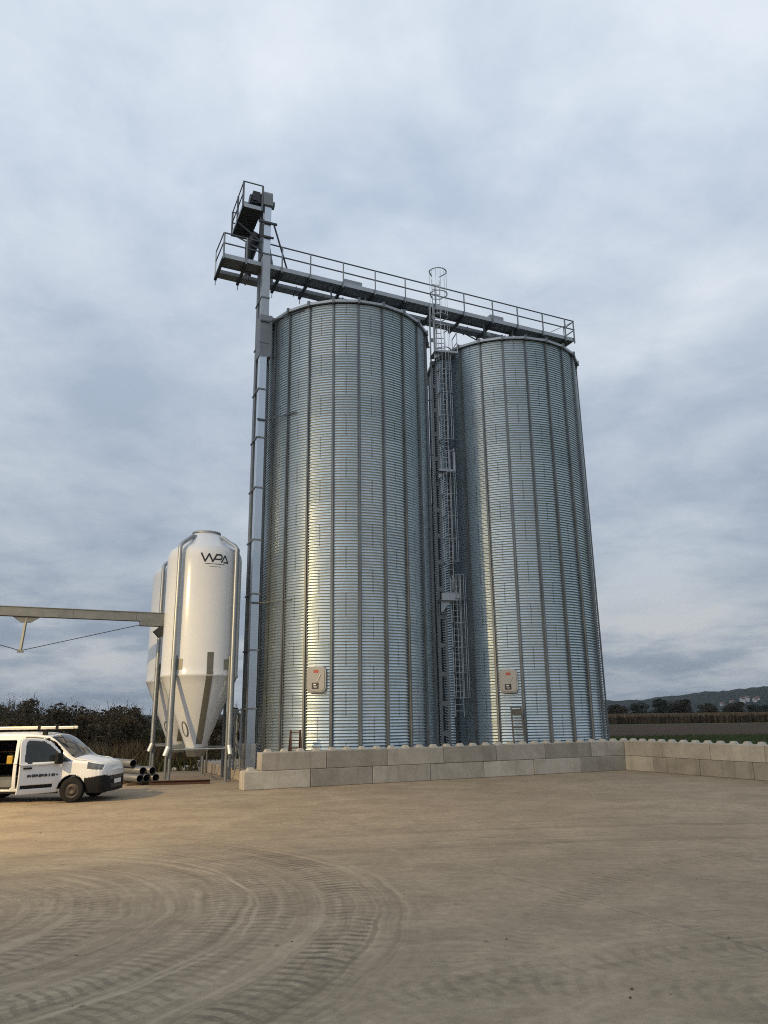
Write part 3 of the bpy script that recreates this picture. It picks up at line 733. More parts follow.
b = MB(); b.bar(ap(12.2, 0, 0), ap(12.2, 0, 6.26), .2); b.build('support_post', M['galv'], arm)

# ---------------------------------------------------------------- delivery van (lofted skin cut into panels)
K = 1.10
van = empty('parked_van', (-9.40, 23.55 + .905 * K, 0)); van.scale = (K, K, K)
tag(van, 'white delivery van with its side and passenger doors open beside the tanks', 'van')
ST = [  # x, [y0..y6], [z0..z6]  from sill to roof centre
 (-3.56, [.70,.78,.80,.80,.70,.60,0], [.36,.6,.98,1.05,1.58,1.68,1.72]),
 (-3.50, [.80,.87,.88,.87,.77,.66,0], [.32,.6,1.0,1.06,1.63,1.75,1.79]),
 (-3.2, [.84,.905,.915,.90,.81,.70,0], [.27,.55,1.0,1.07,1.66,1.78,1.83]),
 (-2.4, [.84,.905,.915,.90,.82,.71,0], [.24,.55,1.0,1.07,1.67,1.79,1.84]),
 (-1.6, [.84,.905,.915,.90,.82,.71,0], [.24,.55,1.0,1.07,1.67,1.79,1.84]),
 (-1.1, [.84,.905,.915,.90,.81,.70,0], [.24,.55,1.0,1.07,1.66,1.77,1.825]),
 (-.75, [.84,.905,.915,.90,.79,.68,0], [.24,.55,1.0,1.07,1.62,1.73,1.775]),
 (-.55, [.84,.905,.915,.90,.79,.71,0], [.24,.55,1.0,1.07,1.505,1.60,1.65]),
 (-.30, [.84,.905,.915,.90,.80,.75,0], [.24,.55,1.0,1.07,1.31,1.39,1.45]),
 (-.08, [.84,.905,.915,.90,.84,.79,0], [.24,.55,.99,1.06,1.13,1.185,1.25]),
 (.04, [.84,.905,.91,.895,.85,.80,0], [.24,.55,.985,1.05,1.09,1.125,1.165]),
 (.30, [.84,.90,.905,.89,.85,.79,0], [.24,.55,.965,1.03,1.07,1.10,1.13]),
 (.55, [.83,.89,.89,.87,.82,.73,0], [.24,.54,.92,.985,1.03,1.06,1.09]),
 (.75, [.81,.87,.85,.82,.76,.66,0], [.235,.5,.87,.935,.985,1.015,1.045]),
 (.86, [.76,.82,.79,.76,.69,.58,0], [.23,.46,.80,.87,.925,.965,.995]),
 (.93, [.68,.74,.71,.68,.61,.50,0], [.23,.43,.71,.79,.86,.905,.94]),
 (.965, [.62,.67,.65,.62,.55,.45,0], [.25,.42,.62,.71,.77,.81,.84]),
]
ST = [((x if x <= .3 else .3 + (x - .3) * .86), a, b) for (x, a, b) in ST]; NOSE = ST[-1][0]
def cr(p0, p1, p2, p3, t):
    return .5 * (2 * p1 + (p2 - p0) * t + (2 * p0 - 5 * p1 + 4 * p2 - p3) * t * t + (3 * p1 - p0 - 3 * p2 + p3) * t ** 3)
def interp_station(x):
    n = len(ST); i = 0
    while i < n - 2 and ST[i + 1][0] < x: i += 1
    t = (x - ST[i][0]) / (ST[i + 1][0] - ST[i][0]); 
    ys = [ST[i][1][k] + (ST[i + 1][1][k] - ST[i][1][k]) * (t) for k in range(7)]
    zs = [ST[i][2][k] + (ST[i + 1][2][k] - ST[i][2][k]) * (t) for k in range(7)]
    return ys, zs
def van_pt(ys, zs, p):
    """p in 0..6 along the half profile"""
    k = min(5, int(p)); t = p - k
    # gentle smoothing between the control points
    def g(a, k_): return a[max(0, min(6, k_))]
    def side(a, k_):
        if k_ > 6: return -a[6 - (k_ - 6)] if a is ys else a[6 - (k_ - 6)]
        return a[max(0, k_)]
    y = cr(side(ys, k - 1), ys[k], ys[k + 1], side(ys, k + 2), t); z = cr(side(zs, k - 1), zs[k], zs[k + 1], side(zs, k + 2), t)
    return y, z
xs = []; x = -3.56
while x < NOSE - .004: xs.append(x); x += .0155
xs.append(NOSE)
PR = []
for k, n in enumerate((16, 20, 6, 22, 8, 18)):
    PR += [k + i / n for i in range(n)]
PR.append(6.0)
# smoothed stations: average of neighbours softens the polyline
def sm_station(x):
    a = [interp_station(max(-3.56, min(NOSE, x + d))) for d in (-.09, -.045, 0, .045, .09)] if -3.4 < x < .7 else [interp_station(x)]
    m = len(a); return [sum(q[0][k] for q in a) / m for k in range(7)], [sum(q[1][k] for q in a) / m for k in range(7)]
GR = {}
for s in (-1, 1):
    for i, x in enumerate(xs):
        ys, zs = sm_station(x)
        for j, p in enumerate(PR):
            yy, zz = van_pt(ys, zs, p); GR[(s, i, j)] = (x, s * yy, zz)
def inpoly(x, z, P):
    c = False; n = len(P)
    for i in range(n):
        (x0, z0), (x1, z1) = P[i], P[i - 1]
        if (z0 > z) != (z1 > z) and x < (x1 - x0) * (z - z0) / (z1 - z0) + x0: c = not c
    return c
WIN = [(-1.30, 1.10), (-1.27, 1.58), (-1.2, 1.62), (-.80, 1.60), (-.62, 1.49), (-.36, 1.27), (-.36, 1.06), (-1.22, 1.05)]
QTR = [(-.31, 1.05), (-.31, 1.23), (-.04, 1.06)]
APERT = [(-1.53, .36), (-1.53, 1.60), (-1.44, 1.68), (-1.3, 1.70), (-1.3, .36)]
FRONT_DOOR = [(-1.42, .28), (-1.42, 1.60), (-1.34, 1.69), (-.78, 1.67), (-.55, 1.55), (-.335, 1.33), (-.335, .28)]
OPEN = [(-2.55, .34), (-2.55, 1.64), (-1.66, 1.64), (-1.62, 1.6), (-1.62, .42), (-1.7, .34)]
def classify(s, x, y, z, p):
    rx = x
    if x > .3: x = .3 + (x - .3) / .86
    if hypot(rx, z - .325) < .385 and abs(y) > .5: return 'hole'
    if hypot(x + 2.66, z - .325) < .385 and abs(y) > .5: return 'hole'
    if p > 4.92 and -.72 < x < .02: return 'windshield'
    if p < 5.0 and -1.5 < x < .2:
        if inpoly(x, z, QTR): return 'quarter'
    if s < 0:
        if inpoly(x, z, OPEN) and p < 4.9: return 'hole'
        if p < 4.9 and inpoly(x, z, WIN): return 'window'
        if p < 4.9 and inpoly(x, z, APERT) and not inpoly(x, z, FRONT_DOOR): return 'hole'
        if p < 4.9 and inpoly(x, z, FRONT_DOOR): return 'door_lower' if (.40 < z < .51 and -1.36 < x < -.52) else 'door'
    else:
        if p < 4.9 and inpoly(x, z, WIN): return 'far_window'
    if x > .33 and z < .625 + .13 * (x - .4) : return 'bumper'
    if x > .40 and abs(y) > .36 and p > 1.6 and .0 < (x - .30) < .56 and (.865 - .08 * (x - .30)) < z < (1.06 - .20 * (x - .30)) and z < .90 + (x - .26) * 1.2: return 'lamp'
    if z < .30: return 'sill_trim'
    return 'body'
cells = {}
LI = len(xs) - 1; NC = 44
def ck(j, k): return (-1, LI, j) if k == 0 else ((1, LI, j) if k == NC else ('c', k, j))
for j in range(len(PR) - 1):
    for k in range(1, NC):
        q = GR[(1, LI, j)]; t = 2 * k / NC - 1; GR[('c', k, j)] = (q[0] + .05 * (1 - t * t) * min(1, q[1] / .4), q[1] * t, q[2])
for j in range(len(PR) - 2):
    for k in range(NC):
        f = (ck(j, k), ck(j, k + 1), ck(j + 1, k + 1), ck(j + 1, k)); y = sum(GR[q][1] for q in f) / 4; z = sum(GR[q][2] for q in f) / 4
        c = 'body'
        if z < .66: c = 'bumper'
        if .57 < z < .64 and abs(y) < .50: c = 'grille'
        if .34 < z < .45 and abs(y) < .42: c = 'lower_grille'
        cells.setdefault(c, []).append(f)
for s in (-1, 1):
    for i in range(len(xs) - 1):
        for j in range(len(PR) - 1):
            P4 = [GR[(s, i, j)], GR[(s, i + 1, j)], GR[(s, i + 1, j + 1)], GR[(s, i, j + 1)]]
            cx = sum(q[0] for q in P4) / 4; cy = sum(q[1] for q in P4) / 4; cz = sum(q[2] for q in P4) / 4
            c = classify(s, cx, cy, cz, (PR[j] + PR[j + 1]) / 2)
            if c == 'hole': continue
            key = c if c not in ('lamp', 'quarter', 'sill_trim') else (c, s)
            cells.setdefault(key, []).append(((s, i, j), (s, i + 1, j), (s, i + 1, j + 1), (s, i, j + 1)) if s < 0 else ((s, i, j + 1), (s, i + 1, j + 1), (s, i + 1, j), (s, i, j)))
def panel(keys, name, mat, parent, origin=(0, 0, 0), thick=0.):
    idx = {}; b = MB(); fs = []
    for key in keys:
        for f in cells.get(key, []):
            ff = []
            for k in f:
                kk = (k if (k[2] != len(PR) - 1 or k[0] == 'c') else (0, k[1], k[2]))
                if kk not in idx:
                    idx[kk] = len(b.v); q = GR[k]; b.v.append((q[0] - origin[0], q[1] - origin[1], q[2] - origin[2]))
                ff.append(idx[kk])
            fs.append(tuple(ff))
    b.f = fs; b.sm = [True] * len(fs)
    o = b.build(name, mat, parent)
    if thick:
        m = o.modifiers.new('s', 'SOLIDIFY'); m.thickness = thick; m.offset = -1
    return o
body = panel(['body'], 'body', M['van_white'], van, thick=.03)
panel(['windshield'], 'windscreen', M['glass'], van)
panel(['bumper'], 'front_bumper', M['van_plastic'], van, thick=.02)
panel(['grille'], 'grille', M['motor'], van, thick=.02); panel(['lower_grille'], 'grille', M['motor'], van, thick=.02)
for s in (-1, 1):
    panel([('sill_trim', s)], 'sill_trim', M['van_plastic'], van, thick=.02)
    panel([('lamp', s)], 'headlight', M['headlamp'], van)
    panel([('quarter', s)], 'quarter_window', M['glass'], van)
panel(['far_window'], 'side_window', M['glass'], van)
hinge = (-.335, -.90, 0)
dr = panel(['door'], 'passenger_door', M['van_white'], van, hinge, .05); dr.location = hinge; dr.rotation_euler.z = radians(46)
w = panel(['window'], 'side_window', M['glass'], dr, hinge)
w = panel(['door_lower'], 'side_moulding', M['van_plastic'], dr, hinge, .02)
dd = Vector(hinge)
b = MB(); b.obox(Vector((-1.22, -.935, .93)) - dd, (1, 0, 0), (0, 1, 0), EZ, (.11, .018, .022)); b.build('handle', M['van_plastic'], dr, bevel=.01)
b = MB(); rr = random.Random(3); x = -1.20
while x < -.40:
    w_ = rr.choice((.018, .026, .034)); hgt = rr.choice((.022, .03, .036))
    b.obox(Vector((x, -.928, .735)) - dd, (1, 0, 0), (0, 1, 0), EZ, (w_ / 2, .004, hgt)); 
    if rr.random() < .5: b.obox(Vector((x + .018, -.928, .735 + rr.choice((-.02, .0, .02)))) - dd, (1, 0, 0), (0, 1, 0), EZ, (.014, .004, .008))
    x += w_ + rr.choice((.012, .016, .04))
b.build('lettering', M['black'], dr)
b = MB(); vs = []
b.obox(Vector((-.46, -1.03, 1.15)) - dd, (1, 0, 0), (0, 1, 0), EZ, (.09, .10, .14)); b.build('mirror', M['van_plastic'], dr, bevel=.035)
b = MB(); b.obox((-.42, 1.05, 1.20), Vector((.96, .0, -.25)).normalized(), (0, 1, 0), Vector((.25, 0, .96)).normalized(), (.05, .10, .15)); b.build('mirror', M['van_white'], van, bevel=.04)
b = MB(); b.obox((NOSE + .06, 0, .50), (0, 1, 0), EZ, (1, 0, 0), (.25, .055, .008)); b.build('number_plate', M['white'], van)
# interior: load floor, bulkhead, shelves, seats
b = MB(); b.box(-3.3, .2, -.78, .78, .34, .40); b.box(-3.35, -3.3, -.75, .75, .4, 1.6); b.box(-1.50, -1.46, -.74, .74, .4, 1.60); b.box(.18, .22, -.78, .78, .3, .95); b.box(-3.3, -1.5, .74, .78, .4, 1.6)
b.build('cabin_lining', M['interior'], van)
b = MB()
for z in (.62, .95, 1.28): b.box(-2.9, -1.7, .1, .7, z, z + .03)
b.box(-2.9, -2.86, .1, .7, .4, 1.5); b.box(-1.72, -1.68, .1, .7, .4, 1.5); b.build('shelving', M['brownwood'], van)
b = MB(); b.box(-1.1, -.6, -.7, -.2, .42, .72); b.obox((-1.12, -.45, 1.02), Vector((.95, 0, .3)), (0, 1, 0), Vector((-.3, 0, .95)), (.07, .24, .36)); b.build('seat', M['interior'], van, bevel=.04)
b = MB(); b.box(-.55, .1, -.72, .72, .8, 1.0); b.build('dashboard', M['interior'], van, bevel=.05)
for (x, s) in ((0, -1), (0, 1), (-2.66, -1), (-2.66, 1)):
    yo = s * .80
    b = MB(); R_ = .325
    prof = [(.20, -.10), (.29, -.105), (.315, -.09), (.325, -.05), (.325, .05), (.315, .09), (.29, .105), (.20, .10)]
    vs = []; n = 36
    for (r, w_) in prof:
        for k in range(n): a = 2 * pi * k / n; vs.append((x + r * cos(a), yo + w_, .325 + r * sin(a)))
    b.add(vs, [(i * n + k, i * n + (k + 1) % n, (i + 1) * n + (k + 1) % n, (i + 1) * n + k) for i in range(len(prof) - 1) for k in range(n)], True)
    wl = b.build('wheel', M['tyre'], van)
    b = MB(); prof = [(.205, .09), (.195, .06), (.15, .055), (.13, .085), (.07, .09), (.055, .07), (0, .07)]; vs = []
    for (r, w_) in prof:
        for k in range(n): a = 2 * pi * k / n; vs.append((x + r * cos(a), yo + s * w_, .325 + r * sin(a)))
    b.add(vs, [(i * n + k, i * n + (k + 1) % n, (i + 1) * n + (k + 1) % n, (i + 1) * n + k) for i in range(len(prof) - 1) for k in range(n)], True)
    b.build('rim', M['rim'], wl)
    b = MB(); vs = []; m_ = 20
    for w_ in (.895 * s, .45 * s):
        for k in range(m_ + 1): a = pi * k / m_ - .15 + .3 * k / m_ * 0; vs.append((x + .388 * cos(a), w_, .325 + .388 * sin(a)))
    b.add(vs, [(k, k + 1, m_ + 2 + k, m_ + 1 + k) for k in range(m_)]); b.build('wheel_arch', M['van_plastic'], van)
for xr in (-2.6, -.95):
    b = MB(); b.bar((xr, -.72, 1.885), (xr, .72, 1.885), .05, .03); b.box(xr - .06, xr + .06, -.70, -.62, 1.75, 1.885); b.box(xr - .06, xr + .06, .62, .70, 1.75, 1.885); b.build('roof_bar', M['van_plastic'], van)
b = MB(); b.bar((-1.4, .1, 1.83), (-1.45, .1, 2.0), .02); b.build('aerial', M['van_plastic'], van)
# ladder strapped on the roof bars
VO = Vector(van.location)
rl = empty('roof_ladder', VO + Vector((-1.7 * K, 0, 1.905 * K))); tag(rl, 'aluminium ladder lying on the roof bars of the white van', 'ladder')
for s, x1 in ((-.55, 1.62), (.25, 1.42)):
    b = MB(); b.box(-2.4, x1, s - .03, s + .03, 0, .085); b.build('stile', M['alu'], rl, bevel=.012)
b = MB(); x = -2.2
while x < 1.3: b.bar((x, -.52, .045), (x, .22, .045), .03); x += .3
b.build('rung', M['alu'], rl)
for x in (.55, 1.1):
    b = MB(); b.box(x - .04, x + .04, -.6, .30, .086, .10); b.box(x - .04, x + .04, -.595, -.581, -.02, .1); b.build('strap', M['van_plastic'], rl)
# tool case in the open side door
tc = empty('tool_case', VO + Vector((-1.86 * K, -.62 * K, 1.0 * K))); tag(tc, 'small yellow tool case hanging inside the open side door of the van', 'tool case')
b = MB(); b.box(-.09, .09, -.06, .06, 0, .24); b.build('case_body', M['yellow'], tc, bevel=.02)
b = MB(); b.tube([(-.05, 0, .24), (-.04, 0, .29), (.04, 0, .29), (.05, 0, .24)], .012, 6); b.build('handle', M['van_plastic'], tc)
bx = empty('storage_crate', VO + Vector((-2.0 * K, -.45 * K, .4 * K))); tag(bx, 'grey storage crate on the load floor of the open van', 'crate')
b = MB(); b.box(-.28, .28, -.2, .2, 0, .03); b.box(-.28, .28, -.2, -.17, .03, .24); b.box(-.28, .28, .17, .2, .03, .24); b.box(-.28, -.25, -.17, .17, .03, .24); b.box(.25, .28, -.17, .17, .03, .24); b.build('crate_body', M['pipe'], bx)
b = MB(); b.box(-.30, .30, -.22, .22, .24, .27); b.build('rim', M['pipe'], bx)

# ---------------------------------------------------------------- pipe stack, timber, rubble
PA = Vector((-8.85, 29.5, 0)); PD = Vector((-.68, .73, 0)).normalized(); PS = Vector((PD.y, -PD.x, 0))
pr_ = .145
stack = [(-.40, 0, 0, 'bottom row, leftmost pipe end'), (-.10, 0, .08, 'bottom row, middle pipe end'), (.20, 0, -.05, 'bottom row, rightmost pipe end'),
         (-.25, 1, .12, 'second row, left pipe end'), (.05, 1, -.06, 'second row, right pipe end'), (-.42, 2, .6, 'topmost and shortest')]
for (a, row, sh, wh) in stack:
    o = empty('plastic_pipe', PA + PS * a + PD * sh + EZ * (.10 + pr_ + row * .256))
    tag(o, f'grey plastic pipe in the stack beside the van, {wh}', 'pipe', 'stacked grey pipes')
    L = 3.5 if row < 2 else 2.1
    b = MB(); n = 22; vs = []
    for (r, s) in ((pr_, L), (pr_, 0), (pr_ - .014, -.002), (pr_ - .016, L)):
        for k in range(n): t_ = 2 * pi * k / n; vs.append(PS * (r * cos(t_)) + EZ * (r * sin(t_)) + PD * s)
    b.add(vs, [(i * n + k, i * n + (k + 1) % n, (i + 1) * n + (k + 1) % n, (i + 1) * n + k) for i in range(2) for k in range(n)], True)
    tb = b.build('tube', M['pipe'], o)
    b = MB(); b.add(vs[2 * n:], [(k, (k + 1) % n, n + (k + 1) % n, n + k) for k in range(n)], True); b.build('bore', M['pipe_in'], o)
for i, s in enumerate((.35, 1.3, 2.4)):
    o = MB(); o.bar(PS * -.75, PS * .55, .10, .095); ob = o.build('timber_bearer', M['brownwood'], loc=PA + PD * s + EZ * .05, bevel=.006)
    tag(ob, ['brown timber bearer under the near ends of the stacked pipes', 'brown timber bearer under the middle of the stacked pipes', 'brown timber bearer under the far ends of the stacked pipes'][i], 'timber')
o = empty('rusty_beam', Vector((-7.75, 29.55, .075))); o.rotation_euler.z = radians(10); tag(o, 'rusty brown steel beam lying on the yard under the front tank', 'steel beam')
b = MB(); b.box(-1.1, 1.1, -.08, .08, .06, .075); b.box(-1.1, 1.1, -.08, .08, -.075, -.06); b.box(-1.1, 1.1, -.008, .008, -.06, .06); b.build('beam_profile', M['rust'], o)
rr = random.Random(11)
for i, (x, y, s) in enumerate(((-8.7, 37.2, .22), (-8.2, 37.0, .15), (-9.6, 37.6, .25), (-10.1, 37.4, .16), (-7.4, 36.9, .18), (-9.1, 37.9, .30), (-7.0, 36.6, .12))):
    bm = bmesh.new(); bmesh.ops.create_icosphere(bm, subdivisions=2, radius=s)
    for v in bm.verts: v.co *= 1 + .35 * mn.noise(v.co * 6 + Vector((i * 3, 0, 0))); v.co.z *= .6
    me = bpy.data.meshes.new('rubble_lump'); bm.to_mesh(me); bm.free(); me.materials.append(M['rubble'])
    ob = bpy.data.objects.new('rubble_lump', me); COL.objects.link(ob); ob.location = (x, y, s * .35)
    tag(ob, 'pale broken concrete lump on the weedy edge behind the white tanks', 'rubble', 'rubble behind the tanks')

b = MB(); rr = random.Random(40)
for _ in range(80):
    y = 7 + 20 * rr.random() ** 1.3; x = rr.uniform(-.5 * y - 1, .55 * y); q = .007 + .012 * rr.random() ** 3; c = Vector((x, y, q * .45)); vs = []
    for k in range(6):
        dv_ = [(1, 0, 0), (-1, 0, 0), (0, 1, 0), (0, -1, 0), (0, 0, .6), (0, 0, -.45)][k]; vs.append(c + Vector(dv_) * q * rr.uniform(.7, 1.3))
    b.add(vs, [(0, 2, 4), (2, 1, 4), (1, 3, 4), (3, 0, 4), (2, 0, 5), (1, 2, 5), (3, 1, 5), (0, 3, 5)])
tag(b.build('grit', M['rust']), kind='stuff')

# ---------------------------------------------------------------- step ladders by the hatches
def stepladder(p, rz, h, w, lean, label, mat, frame=False):
    o = empty('short_ladder', p, rz); tag(o, label, 'ladder')
    for s in (-1, 1):
        b = MB(); b.bar((s * w / 2, -lean, 0), (s * w / 2 * .85, 0, h), .06, .05); b.build('stile', mat, o)
        if frame:
            b = MB(); b.bar((s * w / 2 * .85, 0, h), (s * w / 2, lean, 0), .06, .05); b.build('back_leg', mat, o)
    n = int(h / .28)
    for i in range(1, n + 1):
        z = i * .28; t_ = z / h; b = MB(); b.bar((-w / 2 + .02, -lean * (1 - t_), z), (w / 2 - .02, -lean * (1 - t_), z), .07, .04); b.build('rung', mat, o)
    if not frame:
        b = MB(); b.obox((0, -lean * .06, h - .2), (1, 0, 0), (0, 1, 0), EZ, (w * .42, .03, .09)); b.build('top_step', mat, o)
stepladder((-3.42, 29.15, ZS), .35, 1.48, .42, .3, 'dark brown folding stepladder behind the wall below the left silo hatch', M['rust'], True)
stepladder((5.52, 33.0, ZS), .12, 2.25, .5, .42, 'grey short ladder leaning on the right silo below its hatch', M['step'])

# ---------------------------------------------------------------- hedge, weeds, trees
def foliage(b, blobs, n, size, rnd, droop=0.):
    for _ in range(n):
        (cx, cy, cz, rx, ry, rz) = rnd.choice(blobs)
        while True:
            x, y, z = rnd.uniform(-1, 1), rnd.uniform(-1, 1), rnd.uniform(-1, 1); q = x * x + y * y + z * z
            if q <= 1 and (q > .35 or rnd.random() < .3): break
        c = Vector((cx + x * rx, cy + y * ry, max(.05, cz + z * rz)))
        s = size * rnd.uniform(.5, 1.4)
        u = Vector((rnd.gauss(0, 1), rnd.gauss(0, 1), rnd.gauss(0, .6) - droop)).normalized(); w_ = u.orthogonal().normalized()
        w_ = (w_ * cos(rnd.random() * 6.3) + u.cross(w_) * sin(rnd.random() * 6.3))
        b.add([c - u * s, c - w_ * s * .35, c + u * s, c + w_ * s * .35], [(0, 1, 2, 3)])
def shrub_mesh(seed, mat, h):
    rnd = random.Random(seed)
    root = empty('wild_shrub'); b = MB()
    for k in range(9):
        a = rnd.uniform(0, 6.28); r = rnd.uniform(.05, .3); L = h * rnd.uniform(.6, 1.02); lean = rnd.uniform(.1, .5)
        p0 = Vector((r * cos(a), r * sin(a), 0)); p1 = p0 + Vector((cos(a) * lean, sin(a) * lean, L * .55)); p2 = p1 + Vector((cos(a) * lean * .8 + rnd.uniform(-.2, .2), sin(a) * lean * .8, L * .45))
        b.tube([p0, p1, p2], [.04, .025, .008], 5)
    b.build('stem', M['bark'], root)
    f = MB(); blobs = []
    for k in range(16):
        z = h * rnd.uniform(.08, .82); rr_ = rnd.uniform(.35, .75) * (1.15 - .5 * z / h)
        blobs.append((rnd.uniform(-1.0, 1.0), rnd.uniform(-.8, .8), z, rr_, rr_, rr_ * rnd.uniform(.6, 1.1)))
    foliage(f, blobs, 3800, .085, rnd)
    # upright shoots give a ragged top
    for k in range(40):
        x, y = rnd.uniform(-1.2, 1.2), rnd.uniform(-.8, .8); z0 = h * rnd.uniform(.4, .75); L = h * rnd.uniform(.18, .42); dx = rnd.uniform(-.2, .2)
        for i in range(22):
            t_ = i / 22; c = Vector((x + dx * t_ + rnd.gauss(0, .05), y + rnd.gauss(0, .05), z0 + L * t_)); s = .08 * rnd.uniform(.5, 1.2) * (1.15 - t_)
            u = Vector((rnd.gauss(0, 1), rnd.gauss(0, 1), .9)).normalized(); w_ = u.orthogonal().normalized()
            f.add([c - u * s, c - w_ * s * .35, c + u * s, c + w_ * s * .35], [(0, 1, 2, 3)])
    f.build('foliage', mat, root)
    return root
variants = [shrub_mesh(1, M['leaf_dark'], 3.1), shrub_mesh(2, M['leaf_brown'], 2.8), shrub_mesh(5, M['leaf_dark'], 2.7), shrub_mesh(8, M['leaf_olive'], 2.2), shrub_mesh(13, M['leaf_brown'], 3.0)]
used = set(); rnd = random.Random(21)
spots = []
def top_z(x): return 1.0
for i in range(17):                                   # front row behind the yard
    x = -25 + i * 1.28; spots.append((x + rnd.uniform(-.3, .3), 44.0 + rnd.uniform(-.8, .8) + (x + 25) * .10, rnd.uniform(.85, 1.02), 0))
for i in range(15):
    x = -27 + i * 1.75; spots.append((x + rnd.uniform(-.4, .4), 48.0 + rnd.uniform(-1, 1) + (x + 25) * .05, rnd.uniform(1.12, 1.35), 1))
for i in range(6):
    x = -24 + i * 1.6; spots.append((x, 45.8, rnd.uniform(1.18, 1.32), 1))
for i, (x, y, s, back) in enumerate(spots):
    k = rnd.choice((0, 0, 1, 2, 4) if back else (0, 1, 1, 2, 3, 4, 4))
    if x < -17 and back: k = rnd.choice((0, 0, 2))
    v = variants[k]
    o = v if k not in used else copy_tree(v); used.add(k)
    o.location = (x, y, -.05); o.rotation_euler.z = rnd.uniform(0, 6.28); o.scale = (s, s, s * rnd.uniform(.92, 1.06))
    if x < -11.5: lab = 'brown green wild shrub in the tangled hedge behind the white van'
    else: lab = 'brown green wild shrub in the tangled hedge behind the white feed tanks'
    tag(o, lab, 'shrub', 'wild hedge shrubs')
for k, v in enumerate(variants):
    if k not in used:
        for ch in list(v.children): bpy.data.objects.remove(ch)
        bpy.data.objects.remove(v)
# weeds at the yard's back edge and the green strip behind the right wall
def grass_patch(name, n, region, hgt, mat, seed, wid=.018):
    rnd = random.Random(seed); b = MB()
    for _ in range(n):
        x, y = region(rnd); h = hgt * rnd.uniform(.4, 1.2); a = rnd.uniform(0, 6.28); l = Vector((cos(a), sin(a), 0)); d = Vector((rnd.gauss(0, .3), rnd.gauss(0, .3), 0)) * h
        p = Vector((x, y, -.01))
        b.add([p - l * wid, p + l * wid, p + d * .4 + EZ * h * .6 + l * wid * .7, p + d + EZ * h, p + d * .4 + EZ * h * .6 - l * wid * .7], [(0, 1, 2, 3, 4)])
    return tag(b.build(name, mat), kind='stuff')
def reg_left(r):
    u = r.uniform(-24, 4); v = r.uniform(11.2, 17.5); p = S(u, v); return p.x, p.y
grass_patch('weeds', 9000, reg_left, .6, M['leaf_olive'], 4, .03)
def reg_mid(r):
    u = r.uniform(-24, 2); v = 12.6 + 4.5 * r.random(); p = S(u, v); return p.x, p.y
grass_patch('dry_weeds', 6000, reg_mid, 1.3, M['leaf_brown'], 6, .022)
def reg_right(r): 
    y = 58 + 23 * r.random() ** .8; return r.uniform(.2 * y + 4, .60 * y + 6), y
grass_patch('grass', 9000, reg_right, .30, M['grass'], 5, .03)
# maize stand beyond the ploughed land
b = MB(); tz = MB(); rnd = random.Random(9)
for _ in range(14000):
    y = 184 + 70 * rnd.random() ** 2.0; x = rnd.uniform(.22 * y, .60 * y); h = 2.05 * rnd.uniform(.78, 1.05); p = Vector((x, y, 0)); a = rnd.uniform(0, 6.28); l = Vector((cos(a), sin(a), 0)) * rnd.uniform(.08, .2)
    b.add([p - l * .5, p + l * .5, p + l + EZ * h * .6, p + Vector((rnd.gauss(0, .12), 0, h)), p - l + EZ * h * .55], [(0, 1, 2, 3, 4)])
    q = p + EZ * h * .86; w_ = Vector((rnd.uniform(.10, .22), rnd.gauss(0, .08), 0))
    tz.add([q - w_ * .5, q + w_ * .5, q + w_ + EZ * .55, q - w_ + EZ * .55], [(0, 1, 2, 3)])
mo = tag(b.build('maize_crop', M['maize']), kind='stuff'); tag(tz.build('maize_tassels', M['tassel']), kind='stuff')
# trees across the fields
def tree_mesh(seed, mat, h, wide):
    rnd = random.Random(seed); root = empty('field_tree'); b = MB()
    b.tube([(0, 0, 0), (.1, 0, h * .25), (.0, .1, h * .6)], [.25, .18, .06], 7)
    for k in range(5):
        a = rnd.uniform(0, 6.28); b.tube([(0, 0, h * .22), (cos(a) * wide * .35, sin(a) * wide * .35, h * .45), (cos(a) * wide * .6, sin(a) * wide * .6, h * .62)], [.12, .07, .02], 5)
    b.build('trunk', M['bark'], root)
    f = MB(); blobs = []
    for k in range(13):
        z = h * rnd.uniform(.28, .86); r = wide * rnd.uniform(.3, .5) * (1.2 - .6 * abs(z / h - .5)); blobs.append((rnd.uniform(-.6, .6) * wide, rnd.uniform(-.6, .6) * wide, z, r, r, r * .8))
    foliage(f, blobs, 2600, .30, rnd); f.build('crown', mat, root); return root
tv = [tree_mesh(31, M['leaf_tree'], 8.6, 3.0), tree_mesh(32, M['leaf_tree'], 7.2, 3.4), tree_mesh(33, M['leaf_tree_b'], 7.4, 3.0), tree_mesh(34, M['leaf_tree_b'], 6.0, 2.6)]
tl = [(74, 250, 2, .9), (79, 262, 3, 1.0), (83.5, 255, 1, 1.0), (88, 250, 0, .95), (92, 258, 0, 1.05), (96, 252, 2, 1.12), (100.5, 262, 1, .9), (103, 246, 3, .9), (107.5, 258, 3, .95), (111, 268, 1, .95), (114.5, 254, 2, .95), (118, 266, 3, .95), (122, 258, 0, .72), (127, 262, 1, .85), (131, 256, 3, 1.0), (71, 262, 0, .8)]
tl += [(72 + 6.1 * i + (i % 3) * .7, 276 + (i % 4) * 3, 3 if i % 2 else 1, .58 + .07 * (i % 3)) for i in range(11)]
usedt = set(); rnd = random.Random(77)
tlab = ['dark green round crowned tree in the row beyond the maize field', 'low broad green tree in the row beyond the maize field', 'brown tinged tree turning colour beyond the maize field', 'small brownish bushy tree beyond the maize field']
for (x, y, k, s) in tl:
    o = tv[k] if k not in usedt else copy_tree(tv[k]); usedt.add(k)
    o.location = (x, y, -.1); o.rotation_euler.z = rnd.uniform(0, 6.28); o.scale = (s * 1.1, s * 1.1, s * .86)
    tag(o, tlab[k], 'tree', 'trees across the fields')
